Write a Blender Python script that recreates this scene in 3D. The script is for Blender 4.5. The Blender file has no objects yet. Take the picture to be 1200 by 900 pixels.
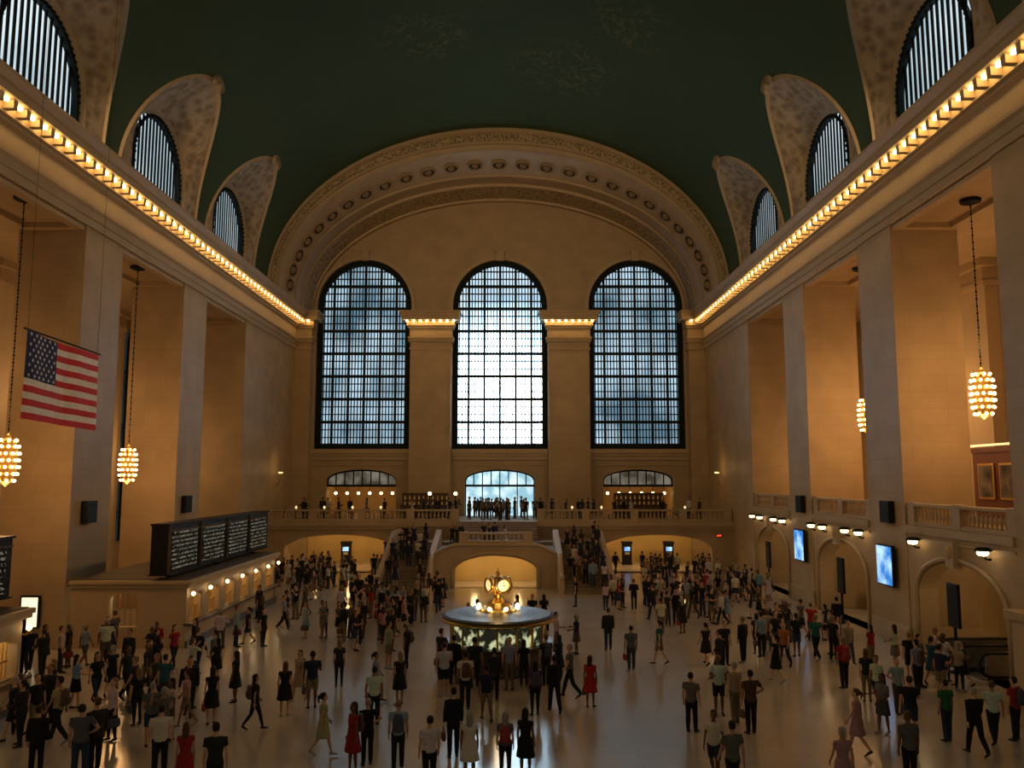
import bpy, bmesh, math, random
from mathutils import Vector, Matrix
random.seed(11)
S=bpy.context.scene; COL=S.collection
pi=math.pi
CAMZ=7.4; CAMX=1.1; TH=math.atan(110/970); F=970.0
# ------------------------------------------------------------------ helpers
def nodes(m):
    m.use_nodes=True
    nt=m.node_tree
    return nt, nt.nodes, nt.links
def mat(name,col,rough=.6,metal=0,var=.25,scale=3.0,bump=0.0,emis=None,es=0,spec=.4):
    m=bpy.data.materials.new(name); nt,N,L=nodes(m)
    b=N['Principled BSDF']
    b.inputs['Roughness'].default_value=rough; b.inputs['Metallic'].default_value=metal
    b.inputs['Specular IOR Level'].default_value=spec
    g=N.new('ShaderNodeNewGeometry'); n=N.new('ShaderNodeTexNoise'); n.inputs['Scale'].default_value=scale; n.inputs['Detail'].default_value=4
    L.new(g.outputs['Position'],n.inputs['Vector'])
    mx=N.new('ShaderNodeMix'); mx.data_type='RGBA'
    mx.inputs[6].default_value=(*[c*(1-var) for c in col],1); mx.inputs[7].default_value=(*[min(1,c*(1+var)) for c in col],1)
    L.new(n.outputs['Fac'],mx.inputs[0]); L.new(mx.outputs[2],b.inputs['Base Color'])
    if bump:
        bp=N.new('ShaderNodeBump'); bp.inputs['Strength'].default_value=bump; bp.inputs['Distance'].default_value=.05
        L.new(n.outputs['Fac'],bp.inputs['Height']); L.new(bp.outputs[0],b.inputs['Normal'])
    if emis:
        b.inputs['Emission Color'].default_value=(*emis,1); b.inputs['Emission Strength'].default_value=es
    return m
def stone_mat(name,c1,c2,mortar,bw=1.7,bh=.75,rough=.55):
    m=bpy.data.materials.new(name); nt,N,L=nodes(m); b=N['Principled BSDF']
    b.inputs['Roughness'].default_value=rough; b.inputs['Specular IOR Level'].default_value=.3
    g=N.new('ShaderNodeNewGeometry'); s=N.new('ShaderNodeSeparateXYZ'); a=N.new('ShaderNodeMath'); c=N.new('ShaderNodeCombineXYZ')
    L.new(g.outputs['Position'],s.inputs[0]); L.new(s.outputs[0],a.inputs[0]); L.new(s.outputs[1],a.inputs[1]); L.new(a.outputs[0],c.inputs[0]); L.new(s.outputs[2],c.inputs[1])
    br=N.new('ShaderNodeTexBrick'); br.inputs['Scale'].default_value=1; br.inputs['Brick Width'].default_value=bw; br.inputs['Row Height'].default_value=bh
    br.inputs['Mortar Size'].default_value=.01; br.inputs['Mortar Smooth'].default_value=.5
    br.inputs['Color1'].default_value=(*c1,1); br.inputs['Color2'].default_value=(*c2,1); br.inputs['Mortar'].default_value=(*mortar,1)
    L.new(c.outputs[0],br.inputs['Vector'])
    n=N.new('ShaderNodeTexNoise'); n.inputs['Scale'].default_value=.6; n.inputs['Detail'].default_value=6; L.new(g.outputs['Position'],n.inputs['Vector'])
    r=N.new('ShaderNodeMapRange'); r.inputs[3].default_value=.72; r.inputs[4].default_value=1.2; L.new(n.outputs['Fac'],r.inputs[0])
    v=N.new('ShaderNodeVectorMath'); v.operation='SCALE'; L.new(br.outputs['Color'],v.inputs[0]); L.new(r.outputs[0],v.inputs['Scale'])
    L.new(v.outputs[0],b.inputs['Base Color'])
    bp=N.new('ShaderNodeBump'); bp.inputs['Strength'].default_value=.15; bp.inputs['Distance'].default_value=.02; bp.invert=True
    L.new(br.outputs['Fac'],bp.inputs['Height']); L.new(bp.outputs[0],b.inputs['Normal'])
    return m
def orn_mat(name,c1,c2,scale=3.0,dist=.15):
    m=bpy.data.materials.new(name); nt,N,L=nodes(m); b=N['Principled BSDF']; b.inputs['Roughness'].default_value=.7
    g=N.new('ShaderNodeNewGeometry'); v=N.new('ShaderNodeTexVoronoi'); v.inputs['Scale'].default_value=scale; L.new(g.outputs['Position'],v.inputs['Vector'])
    n=N.new('ShaderNodeTexNoise'); n.inputs['Scale'].default_value=scale*.7; n.inputs['Detail'].default_value=6; n.inputs['Distortion'].default_value=1.5; L.new(g.outputs['Position'],n.inputs['Vector'])
    a=N.new('ShaderNodeMath'); a.operation='MULTIPLY'; L.new(v.outputs['Distance'],a.inputs[0]); L.new(n.outputs['Fac'],a.inputs[1])
    r=N.new('ShaderNodeMapRange'); r.inputs[1].default_value=.08; r.inputs[2].default_value=.35; L.new(a.outputs[0],r.inputs[0])
    mx=N.new('ShaderNodeMix'); mx.data_type='RGBA'; mx.inputs[6].default_value=(*c1,1); mx.inputs[7].default_value=(*c2,1)
    L.new(r.outputs[0],mx.inputs[0]); L.new(mx.outputs[2],b.inputs['Base Color'])
    bp=N.new('ShaderNodeBump'); bp.inputs['Strength'].default_value=.9; bp.inputs['Distance'].default_value=dist; bp.invert=True
    L.new(a.outputs[0],bp.inputs['Height']); L.new(bp.outputs[0],b.inputs['Normal'])
    return m
def pane_mat(name,dark,bright,es,scale=.25,thr=(.4,.62),bloom=None):
    m=bpy.data.materials.new(name); nt,N,L=nodes(m)
    for x in list(N):
        if x.type=='BSDF_PRINCIPLED': N.remove(x)
    out=[x for x in N if x.type=='OUTPUT_MATERIAL'][0]
    e=N.new('ShaderNodeEmission'); e.inputs[1].default_value=es
    g=N.new('ShaderNodeNewGeometry'); n=N.new('ShaderNodeTexNoise'); n.inputs['Scale'].default_value=scale; n.inputs['Detail'].default_value=5
    L.new(g.outputs['Position'],n.inputs['Vector'])
    r=N.new('ShaderNodeMapRange'); r.inputs[1].default_value=thr[0]; r.inputs[2].default_value=thr[1]; L.new(n.outputs['Fac'],r.inputs[0])
    mx=N.new('ShaderNodeMix'); mx.data_type='RGBA'; mx.inputs[6].default_value=(*dark,1); mx.inputs[7].default_value=(*bright,1)
    L.new(r.outputs[0],mx.inputs[0]); L.new(mx.outputs[2],e.inputs[0]); L.new(e.outputs[0],out.inputs[0])
    if bloom:
        c,rad,lo,hi=bloom   # emission brightened around one point to imitate window bloom
        d=N.new('ShaderNodeVectorMath'); d.operation='DISTANCE'; d.inputs[1].default_value=c; L.new(g.outputs['Position'],d.inputs[0])
        q=N.new('ShaderNodeMapRange'); q.interpolation_type='SMOOTHSTEP'; q.inputs[1].default_value=0; q.inputs[2].default_value=rad; q.inputs[3].default_value=hi; q.inputs[4].default_value=lo
        L.new(d.outputs['Value'],q.inputs[0]); L.new(q.outputs[0],e.inputs[1])
    return m
def emit(name,col,es): 
    return mat(name,(.8,.7,.5),.5,emis=col,es=es,var=.05)

M={}
M['stone']=stone_mat('caen_stone',(.44,.325,.195),(.42,.31,.182),(.34,.245,.14))
M['plain']=mat('smooth_stone',(.43,.325,.20),.55,var=.15,scale=.8,bump=.1)
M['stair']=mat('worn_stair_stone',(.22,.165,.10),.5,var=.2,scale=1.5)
M['orn']=orn_mat('ornament_plaster',(.22,.165,.10),(.43,.335,.22),1.9,.12)
M['orn2']=orn_mat('fine_ornament',(.15,.11,.06),(.46,.35,.2),4.5,.08)
M['dark']=mat('dark_iron',(.010,.016,.016),.6,.1,bump=.3,scale=8,spec=.15)
M['black']=mat('black_paint',(.010,.010,.010),.5,spec=.2)
M['roof']=mat('dark_counter_roof',(.10,.075,.05),.7,spec=.2)
M['brass']=mat('brass',(.75,.5,.16),.28,1,var=.15)
M['gold']=mat('gilt',(.6,.38,.12),.4,.8,var=.2,scale=6)
M['marble']=mat('dark_marble',(.10,.085,.07),.3,var=.4,scale=2)
M['bulb']=emit('bulb_glow',(1,.62,.22),27)
M['cbulb']=emit('chandelier_bulb_glow',(1,.5,.18),14)
M['lamp']=emit('lamp_glow',(1,.7,.35),6)
M['globe']=emit('opal_glow',(1,.74,.32),1.25)
M['red']=emit('red_glow',(1,.05,.02),4)
M['wood']=mat('dark_wood',(.09,.045,.02),.5,var=.4)
def floor_mat():
    m=bpy.data.materials.new('tennessee_marble'); nt,N,L=nodes(m); b=N['Principled BSDF']
    g=N.new('ShaderNodeNewGeometry'); br=N.new('ShaderNodeTexBrick'); br.offset=0
    br.inputs['Scale'].default_value=1; br.inputs['Brick Width'].default_value=1.5; br.inputs['Row Height'].default_value=1.5; br.inputs['Mortar Size'].default_value=.008
    br.inputs['Color1'].default_value=(.48,.43,.375,1); br.inputs['Color2'].default_value=(.46,.41,.355,1); br.inputs['Mortar'].default_value=(.40,.35,.30,1)
    L.new(g.outputs['Position'],br.inputs['Vector'])
    n=N.new('ShaderNodeTexNoise'); n.inputs['Scale'].default_value=.4; n.inputs['Detail'].default_value=7; L.new(g.outputs['Position'],n.inputs['Vector'])
    r=N.new('ShaderNodeMapRange'); r.inputs[3].default_value=.82; r.inputs[4].default_value=1.15; L.new(n.outputs['Fac'],r.inputs[0])
    v=N.new('ShaderNodeVectorMath'); v.operation='SCALE'; L.new(br.outputs['Color'],v.inputs[0]); L.new(r.outputs[0],v.inputs['Scale']); L.new(v.outputs[0],b.inputs['Base Color'])
    r2=N.new('ShaderNodeMapRange'); r2.inputs[3].default_value=.13; r2.inputs[4].default_value=.25; L.new(n.outputs['Fac'],r2.inputs[0]); L.new(r2.outputs[0],b.inputs['Roughness'])
    b.inputs['Specular IOR Level'].default_value=1.0; b.inputs['IOR'].default_value=1.6
    return m
M['floor']=floor_mat()
def ceil_mat():
    m=bpy.data.materials.new('painted_sky_ceiling'); nt,N,L=nodes(m); b=N['Principled BSDF']; b.inputs['Roughness'].default_value=.8; b.inputs['Specular IOR Level'].default_value=.15
    g=N.new('ShaderNodeNewGeometry'); n=N.new('ShaderNodeTexNoise'); n.inputs['Scale'].default_value=.25; n.inputs['Detail'].default_value=5; L.new(g.outputs['Position'],n.inputs['Vector'])
    mx=N.new('ShaderNodeMix'); mx.data_type='RGBA'; mx.inputs[6].default_value=(.045,.076,.038,1); mx.inputs[7].default_value=(.062,.102,.052,1); L.new(n.outputs['Fac'],mx.inputs[0])
    n2=N.new('ShaderNodeTexNoise'); n2.inputs['Scale'].default_value=.9; n2.inputs['Detail'].default_value=6; n2.inputs['Distortion'].default_value=.8; L.new(g.outputs['Position'],n2.inputs['Vector'])
    s=N.new('ShaderNodeMath'); s.operation='SUBTRACT'; s.inputs[1].default_value=.52; L.new(n2.outputs['Fac'],s.inputs[0])
    ab=N.new('ShaderNodeMath'); ab.operation='ABSOLUTE'; L.new(s.outputs[0],ab.inputs[0])
    r=N.new('ShaderNodeMapRange'); r.inputs[1].default_value=0; r.inputs[2].default_value=.03; r.inputs[3].default_value=1; r.inputs[4].default_value=0; L.new(ab.outputs[0],r.inputs[0])
    prev=None
    for c,rad in (((4.5,54,35),4.5),((-4.5,50,35),4.0),((8,47,34),3.5)):
        d=N.new('ShaderNodeVectorMath'); d.operation='DISTANCE'; d.inputs[1].default_value=c; L.new(g.outputs['Position'],d.inputs[0])
        q=N.new('ShaderNodeMapRange'); q.inputs[1].default_value=rad*.4; q.inputs[2].default_value=rad; q.inputs[3].default_value=1; q.inputs[4].default_value=0; L.new(d.outputs['Value'],q.inputs[0])
        if prev is None: prev=q.outputs[0]
        else:
            a=N.new('ShaderNodeMath'); a.operation='MAXIMUM'; L.new(prev,a.inputs[0]); L.new(q.outputs[0],a.inputs[1]); prev=a.outputs[0]
    mu=N.new('ShaderNodeMath'); mu.operation='MULTIPLY'; L.new(prev,mu.inputs[0]); L.new(r.outputs[0],mu.inputs[1])
    mu2=N.new('ShaderNodeMath'); mu2.operation='MULTIPLY'; mu2.inputs[1].default_value=.33; L.new(mu.outputs[0],mu2.inputs[0])
    m3=N.new('ShaderNodeMix'); m3.data_type='RGBA'; m3.inputs[7].default_value=(.34,.29,.12,1); L.new(mu2.outputs[0],m3.inputs[0]); L.new(mx.outputs[2],m3.inputs[6])
    L.new(m3.outputs[2],b.inputs['Base Color'])
    return m
M['ceil']=ceil_mat()
M['paneC']=pane_mat('daylight_centre',(.34,.58,.80),(.66,.86,1),4.2,.16,(.34,.55),bloom=((.3,75.4,14.8),9.5,1.05,26.0))
M['paneS']=pane_mat('daylight_side',(.13,.23,.30),(.56,.76,.90),1.05,.2,(.36,.62))
M['paneT']=pane_mat('daylight_lunette',(.45,.58,.63),(.78,.9,.95),1.0,.3)
M['paneW']=pane_mat('daylight_west',(1,.76,.46),(1,.82,.56),1.25,.2)
M['paneD']=pane_mat('dim_window',(.03,.04,.045),(.07,.09,.09),.3,.6)
M['doorG']=pane_mat('street_door_glass',(.28,.52,.62),(.75,.95,1),1.2,.8)

def link(o,par=None):
    COL.objects.link(o)
    if par is not None: o.parent=par
    return o
def meta(o,label=None,cat=None,group=None,kind=None):
    if label: o['label']=label
    if cat: o['category']=cat
    if group: o['group']=group
    if kind: o['kind']=kind
    return o
def mk(name,bm,mats,par=None,smooth=False,loc=None):
    me=bpy.data.meshes.new(name); bm.normal_update(); bm.to_mesh(me); bm.free()
    if not isinstance(mats,(list,tuple)): mats=[mats]
    for m in mats: me.materials.append(m)
    if smooth:
        for p in me.polygons: p.use_smooth=True
    o=bpy.data.objects.new(name,me)
    if loc is not None: o.location=loc
    return link(o,par)
def empty(name,loc=(0,0,0)):
    o=bpy.data.objects.new(name,None); o.location=loc; o.empty_display_size=.3
    return link(o)
def abox(bm,x0,x1,y0,y1,z0,z1,mi=0):
    v=[bm.verts.new(p) for p in ((x0,y0,z0),(x1,y0,z0),(x1,y1,z0),(x0,y1,z0),(x0,y0,z1),(x1,y0,z1),(x1,y1,z1),(x0,y1,z1))]
    for f in ((3,2,1,0),(4,5,6,7),(0,1,5,4),(1,2,6,5),(2,3,7,6),(3,0,4,7)):
        q=bm.faces.new([v[i] for i in f]); q.material_index=mi
def boxes(name,lst,m,par=None,bev=0):
    bm=bmesh.new()
    for b in lst: abox(bm,*b)
    o=mk(name,bm,m,par)
    if bev:
        md=o.modifiers.new('b','BEVEL'); md.width=bev; md.segments=2
    return o
def quad(bm,pts,mi=0):
    f=bm.faces.new([bm.verts.new(p) for p in pts]); f.material_index=mi; return f
def htop(h,u):
    c=(h[0]+h[1])/2; w=(h[1]-h[0])/2
    return h[3]+h[4]*math.sqrt(max(0,1-((u-c)/w)**2))
def houtline(h,seg=24,inset=0):
    c=(h[0]+h[1])/2; w=(h[1]-h[0])/2-inset
    pts=[(c-w,h[2]+inset)]
    if h[4]>0:
        for k in range(seg+1):
            a=pi-pi*k/seg; pts.append((c+w*math.cos(a),h[3]+(h[4]-inset)*math.sin(a)))
    else: pts+= [(c-w,h[3]-inset),(c+w,h[3]-inset)]
    pts.append((c+w,h[2]+inset))
    return pts
def holed(name,u0,u1,v0,v1,holes,mp,depth,m,par=None,seg=24,extra=()):
    bm=bmesh.new(); us={round(u0,4),round(u1,4)}
    for e in extra: us.add(round(e,4))
    for h in holes:
        c=(h[0]+h[1])/2; w=(h[1]-h[0])/2
        for k in range(seg+1): us.add(round(c+w*math.cos(pi*k/seg),4))
    us=sorted(u for u in us if u0-1e-6<=u<=u1+1e-6)
    vt=v1 if callable(v1) else (lambda u:v1)
    for a,b in zip(us,us[1:]):
        if b-a<1e-4: continue
        mid=(a+b)/2; hs=sorted([h for h in holes if h[0]<mid<h[1]],key=lambda h:h[2])
        la=lb=v0
        for h in hs:
            if h[2]>la+1e-4: quad(bm,[mp(a,la,0),mp(b,lb,0),mp(b,h[2],0),mp(a,h[2],0)])
            la,lb=htop(h,a),htop(h,b)
        quad(bm,[mp(a,la,0),mp(b,lb,0),mp(b,vt(b),0),mp(a,vt(a),0)])
        quad(bm,[mp(a,vt(a),0),mp(b,vt(b),0),mp(b,vt(b),depth),mp(a,vt(a),depth)])
    for h in holes:
        o=houtline(h,seg); n=len(o)
        for i in range(n):
            p,q=o[i],o[(i+1)%n]
            quad(bm,[mp(p[0],p[1],0),mp(q[0],q[1],0),mp(q[0],q[1],depth),mp(p[0],p[1],depth)])
    return mk(name,bm,m,par)
def fill_outline(name,pts,mp,d,m,par=None):
    bm=bmesh.new(); vs=[bm.verts.new(mp(p[0],p[1],d)) for p in pts]; bm.faces.new(vs)
    return mk(name,bm,m,par)
def lathe_bm(bm,prof,n=32,c=(0,0,0),mi=0):
    rings=[]
    for r,z in prof:
        rings.append([bm.verts.new((c[0]+r*math.cos(2*pi*k/n),c[1]+r*math.sin(2*pi*k/n),c[2]+z)) for k in range(n)] if r>1e-5 else [bm.verts.new((c[0],c[1],c[2]+z))])
    for A,B in zip(rings,rings[1:]):
        for k in range(n):
            a=A[k%len(A)];b=A[(k+1)%len(A)];d=B[k%len(B)];e=B[(k+1)%len(B)]
            vs=[]
            for v in (a,b,e,d):
                if v not in vs: vs.append(v)
            if len(vs)>2:
                f=bm.faces.new(vs); f.material_index=mi
def lathe(name,prof,m,par=None,n=32,loc=None,smooth=False):
    bm=bmesh.new(); lathe_bm(bm,prof,n); return mk(name,bm,m,par,smooth,loc)
def sphere_bm(bm,c,r,sx=1,sy=1,sz=1,u=12,v=8,mi=0):
    prof=[(r*math.sin(pi*k/v),-r*math.cos(pi*k/v)) for k in range(v+1)]; prof[0]=(0,-r); prof[-1]=(0,r)
    b0=len(bm.verts); lathe_bm(bm,prof,u,(0,0,0),mi); bm.verts.ensure_lookup_table()
    for i in range(b0,len(bm.verts)):
        w=bm.verts[i]; w.co=Vector((w.co.x*sx+c[0],w.co.y*sy+c[1],w.co.z*sz+c[2]))
def tube(bm,pts,side=(1,0,0),n=10,mi=0,caps=True):
    side=Vector(side); rings=[]
    P=[(Vector(p[0]),p[1],p[2] if len(p)>2 else p[1]) for p in pts]
    for i,(p,rs,rn) in enumerate(P):
        a=P[max(0,i-1)][0]; b=P[min(len(P)-1,i+1)][0]; t=(b-a)
        t=t.normalized() if t.length>1e-6 else Vector((0,0,1))
        s=side-t*side.dot(t)
        if s.length<1e-3: s=Vector((0,1,0))-t*t.y
        s.normalize(); nn=t.cross(s)
        rings.append([bm.verts.new(p+s*rs*math.cos(2*pi*k/n)+nn*rn*math.sin(2*pi*k/n)) for k in range(n)])
    for A,B in zip(rings,rings[1:]):
        for k in range(n):
            f=bm.faces.new((A[k],A[(k+1)%n],B[(k+1)%n],B[k])); f.material_index=mi
    if caps:
        f=bm.faces.new(rings[0][::-1]); f.material_index=mi
        f=bm.faces.new(rings[-1]); f.material_index=mi
def struct(o,**k): return meta(o,kind='structure',**k)
def ray(px,py):
    x=(px-600)/F; y=(450-py)/F
    return Vector((x, math.cos(TH)-y*math.sin(TH), math.sin(TH)+y*math.cos(TH)))
def floor_pt(px,py,z=0):
    r=ray(px,py); t=(z-CAMZ)/r.z
    return Vector((CAMX+r.x*t, r.y*t, z))
# ------------------------------------------------------------------ camera
cd=bpy.data.cameras.new('camera'); cam=bpy.data.objects.new('camera',cd); COL.objects.link(cam)
cd.sensor_width=36; cd.lens=29.1; cd.clip_end=400; cam.location=(CAMX,0,CAMZ); cam.rotation_euler=(pi/2+TH,0,0)
S.camera=cam
S.view_settings.view_transform='Standard'
W=bpy.data.worlds.new('world'); S.world=W; W.use_nodes=True
W.node_tree.nodes['Background'].inputs[0].default_value=(.5,.6,.7,1); W.node_tree.nodes['Background'].inputs[1].default_value=.05

HW=18.5; Y0=-9; YE=75; YA=65.0; ZS=22.6; BB=13.2
PIERS=[(13.9,17.5),(25.5,29.0),(37.1,40.7),(48.6,52.3),(60.2,75.0)]
OPEN=[(17.5,25.5),(29.0,37.1),(40.7,48.6),(52.3,60.2)]
# ------------------------------------------------------------------ shell
struct(boxes('floor',[(-27.5,27.5,Y0,82,-.3,0)],M['floor']))
for side,sg in (('left',-1),('right',1)):
    L=[]
    def sx(a,b): return (min(sg*a,sg*b),max(sg*a,sg*b))
    for (a,b) in PIERS+[(Y0,6.0)]:
        x0,x1=sx(HW,HW+3.1); L.append((x0,x1,a,b,0,19.0))
    x0,x1=sx(HW,HW+3.1); L.append((x0,x1,Y0,YE,19.0,22.4))
    struct(boxes('wall_'+side,L,M['stone']))
    x0,x1=sx(27,27.4)
    g=boxes('wall_gallery_'+side,[(x0,x1,8,68,0,19.5),(*sx(21.6,27.4),67.6,68,0,19.5),(*sx(21.6,27.4),8,8.4,0,19.5)],M['stone']); struct(g)
    struct(boxes('ceiling_gallery_'+side,[(*sx(21.6,27.4),8,68,19.0,19.3)],M['plain']))
    pl=[]
    for yc in (22.5,33.0,44.6,56.2,65.5):
        pl+=[(*sx(26.3,27),yc-1.3,yc+1.3,0,17.6),(*sx(26.1,27),yc-1.5,yc+1.5,17.6,17.9),(*sx(26.15,27),yc-1.4,yc+1.4,17.9,18.6),(*sx(25.8,27),yc-1.8,yc+1.8,18.6,19.0)]
    struct(boxes('trim_gallery_pilasters_'+side,pl,M['plain']))
    cf=[]
    for a,b in OPEN:
        cf+=[(*sx(HW+.1,HW+.5),a,b,18.75,19.0),(*sx(HW+2.6,HW+3.0),a,b,18.75,19.0),(*sx(HW+.5,HW+2.6),a,a+.4,18.75,19.0),(*sx(HW+.5,HW+2.6),b-.4,b,18.75,19.0)]
    struct(boxes('trim_soffit_'+side,cf,M['plain']))
    prof=[(0,18.95),(.12,18.95),(.12,19.3),(.2,19.32),(.2,19.65),(.34,19.75),(.34,19.9),(.12,20.0),(.1,20.85),(.3,20.95),(.3,21.05),(.48,21.1),(.48,21.45),(1.05,21.55),(1.05,21.85),(1.15,21.9),(1.35,22.15),(1.35,22.28),(.2,22.42),(0,22.6)]
    bm=bmesh.new(); ys=[Y0,YE]
    r=[[bm.verts.new((sg*(HW-p),y,z)) for p,z in prof] for y in ys]
    for i in range(len(prof)-1): bm.faces.new((r[0][i],r[0][i+1],r[1][i+1],r[1][i]))
    struct(mk('trim_cornice_'+side,bm,M['plain']))
    bm=bmesh.new(); y=12.4+.425
    while y<73.8:
        x0,x1=sx(HW-.9,HW-.48); abox(bm,x0,x1,y-.13,y+.13,21.2,21.53); y+=.85
    struct(mk('trim_modillions_'+side,bm,M['plain']))
    pb=[]
    for (a,b) in PIERS: pb+=[(*sx(HW-.12,HW),a-.1,b+.1,0,.9),(*sx(HW-.06,HW+3.1),a-.06,b+.06,0,.9)]
    struct(boxes('baseboard_'+side,pb,M['plain'],bev=.03))
# east wall with windows
WX=(-12.47,0.0,12.47); WR=4.33
big=[(c-WR,c+WR,10.0,23.15,WR) for c in WX]
low=[(c-3.15,c+3.15,4.0,7.2,.95) for c in WX]
mpE=lambda u,v,d:(u,YE+d,v)
struct(holed('wall_east',-HW-.1,HW+.1,0,37,big+low,mpE,.9,M['stone'],extra=(-18.5,18.5)))
mpW=lambda u,v,d:(u,Y0-d,v)
struct(holed('wall_west',-HW-.1,HW+.1,0,37,big,mpW,.9,M['stone']))
def window(n,h,mp,pm,d=.55,vs=.95,thin=0,hs=None,vw=.1,border=.42,lab='',bd=.17):
    e=fill_outline('window_%d'%n,houtline(h,32),mp,d,pm); struct(e,label=lab)
    bm=bmesh.new()
    def b3(u0,u1,v0,v1,d0,d1):
        c=[mp(u,v,dd) for u in (u0,u1) for v in (v0,v1) for dd in (d0,d1)]
        abox(bm,min(p[0] for p in c),max(p[0] for p in c),min(p[1] for p in c),max(p[1] for p in c),min(p[2] for p in c),max(p[2] for p in c))
    c=(h[0]+h[1])/2; w=(h[1]-h[0])/2
    k=-int(w/vs)-1
    while k*vs<w:
        u=c+k*vs
        if abs(u-c)<w-.1: b3(u-vw/2,u+vw/2,h[2],htop(h,u),d-.05-bd,d-.05)
        if thin:
            for q in range(1,thin+1):
                u2=u+vs*q/(thin+1)
                if abs(u2-c)<w-.1: b3(u2-.05,u2+.05,h[2],htop(h,u2),d-.13,d-.05)
        k+=1
    for (z,t) in (hs or []):
        if z<h[3]: ww=w
        else: ww=w*math.sqrt(max(0,1-((z-h[3])/h[4])**2))
        b3(c-ww,c+ww,z-t/2,z+t/2,d-.06-bd,d-.04)
    fr=mk('mullions',bm,M['dark'],e); struct(fr)
    bm=bmesh.new(); o1=houtline(h,32); o2=houtline(h,32,border); n1=len(o1)
    fd=min(.35,d)
    for i in range(n1):
        j=(i+1)%n1
        quad(bm,[mp(*o1[i],d-fd),mp(*o1[j],d-fd),mp(*o2[j],d-fd),mp(*o2[i],d-fd)])
        quad(bm,[mp(*o2[i],d-fd),mp(*o2[j],d-fd),mp(*o2[j],d),mp(*o2[i],d)])
    per=[]
    for i in range(n1-1):
        a=Vector(o1[i]).lerp(Vector(o2[i]),.5); b=Vector(o1[i+1]).lerp(Vector(o2[i+1]),.5); L=(b-a).length; m=max(1,int(L/.45))
        for q in range(m): per.append((a.lerp(b,q/m)))
    for p in per:
        q=mp(p[0],p[1],d-fd-.02); sphere_bm(bm,q,.09,u=6,v=4)
    struct(mk('frame',bm,M['dark'],e))
    return e
hsE=[]
z=10.35; i=0
while z<27:
    hsE.append((z,.26 if i%3==0 else .09)); z+=.7; i+=1
for i,h in enumerate(big):
    window(i+1,h,mpE,M['paneC'] if i==1 else M['paneS'],hs=hsE,vs=1.44,thin=4,vw=.22,border=.5,lab='tall arched window with dark iron mullions and daylight behind')
for i,h in enumerate(big):
    window(i+4,h,mpW,M['paneW'],hs=[(12,.2),(15,.2),(18,.2),(21,.2),(24,.2)],lab='tall arched window with dark iron mullions at the facing end wall')
tb=[(-HW,HW,YE-.35,YE,9.35,9.6),(-HW,HW,YE-.2,YE,9.0,9.35),(-HW,HW,YE-.15,YE,8.5,8.62)]
for c in WX: tb.append((c-4.6,c+4.6,YE-.5,YE,9.6,9.98))
struct(boxes('trim_sill',tb,M['plain']))
bm=bmesh.new()
for h in big:
    o1=houtline((h[0]-.35,h[1]+.35,h[2],h[3],h[4]+.35),32); o2=houtline(h,32)
    for i in range(len(o1)-1):
        quad(bm,[mpE(*o1[i],-.15),mpE(*o1[i+1],-.15),mpE(*o2[i+1],-.15),mpE(*o2[i],-.15)]); quad(bm,[mpE(*o1[i],-.15),mpE(*o1[i+1],-.15),mpE(*o1[i+1],0),mpE(*o1[i],0)])
        quad(bm,[mpE(*o2[i],-.15),mpE(*o2[i+1],-.15),mpE(*o2[i+1],0.1),mpE(*o2[i],0.1)])
    c=(h[0]+h[1])/2
    abox(bm,c-.35,c+.35,YE-.32,YE,27.35,28.25); abox(bm,c-.45,c+.45,YE-.38,YE,28.2,28.35)
struct(mk('trim_window_surround',bm,M['plain']))
bm=bmesh.new()
for xc,w in ((-6.235,1.85),(6.235,1.85),(-17.85,.8),(17.85,.8)):
    P=1.1
    abox(bm,xc-w,xc+w,YE-P,YE,0,19.6); abox(bm,xc-w-.12,xc+w+.12,YE-P-.12,YE,4.0,5.4); abox(bm,xc-w+.35,xc+w-.35,YE-P-.05,YE-P+.1,6,18.4) if w>1 else None
    for z0,z1,p in ((18.9,19.1,.1),(19.6,19.9,.2),(19.9,20.05,.3),(20.05,20.85,.1),(20.85,21.05,.28),(21.05,21.45,.42),(21.5,21.85,.95),(21.85,22.1,1.05),(22.1,22.3,1.2)):
        abox(bm,xc-w-p*.75,xc+w+p*.75,YE-P-p,YE,z0,z1)
struct(mk('trim_pilasters',bm,M['stone']))
# great arch ring
def ellipse_loft(name,prof,m,N=72,smooth=False):
    bm=bmesh.new(); rings=[]
    for off,y in prof:
        a=HW-.5*off; b=BB-off
        rings.append([bm.verts.new((-HW+.5*off,y,22.2))]+[bm.verts.new((a*math.cos(pi-pi*k/N),y,ZS+b*math.sin(pi-pi*k/N))) for k in range(N+1)]+[bm.verts.new((HW-.5*off,y,22.2))])
    for A,B in zip(rings,rings[1:]):
        for k in range(len(A)-1): bm.faces.new((A[k],A[k+1],B[k+1],B[k]))
    return struct(mk(name,bm,m,smooth=smooth))
ellipse_loft('trim_arch_outer',[(-.3,65.2),(-.1,64.75),(.15,64.7),(.3,64.72),(.38,65.0)],M['plain'])
ellipse_loft('trim_arch_ornament',[(.38,65.0),(.6,64.93),(.85,64.95),(1.05,65.05)],M['orn2'])
ellipse_loft('trim_arch_middle',[(1.05,65.05),(1.1,64.85),(1.28,64.85),(1.34,65.1),(1.6,65.2),(1.66,65.02),(1.8,65.02),(1.85,65.5)],M['plain'])
ellipse_loft('trim_arch_rosette_band',[(1.85,65.5),(2.5,68.6)],M['plain'])
ellipse_loft('trim_arch_soffit',[(2.5,68.6),(2.68,68.6),(2.68,68.9),(2.35,69.0),(2.35,71.2),(2.6,71.25),(2.6,71.5)],M['plain'])
ellipse_loft('trim_arch_inner_ornament',[(2.6,71.5),(2.7,74.2)],M['orn2'])
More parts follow.
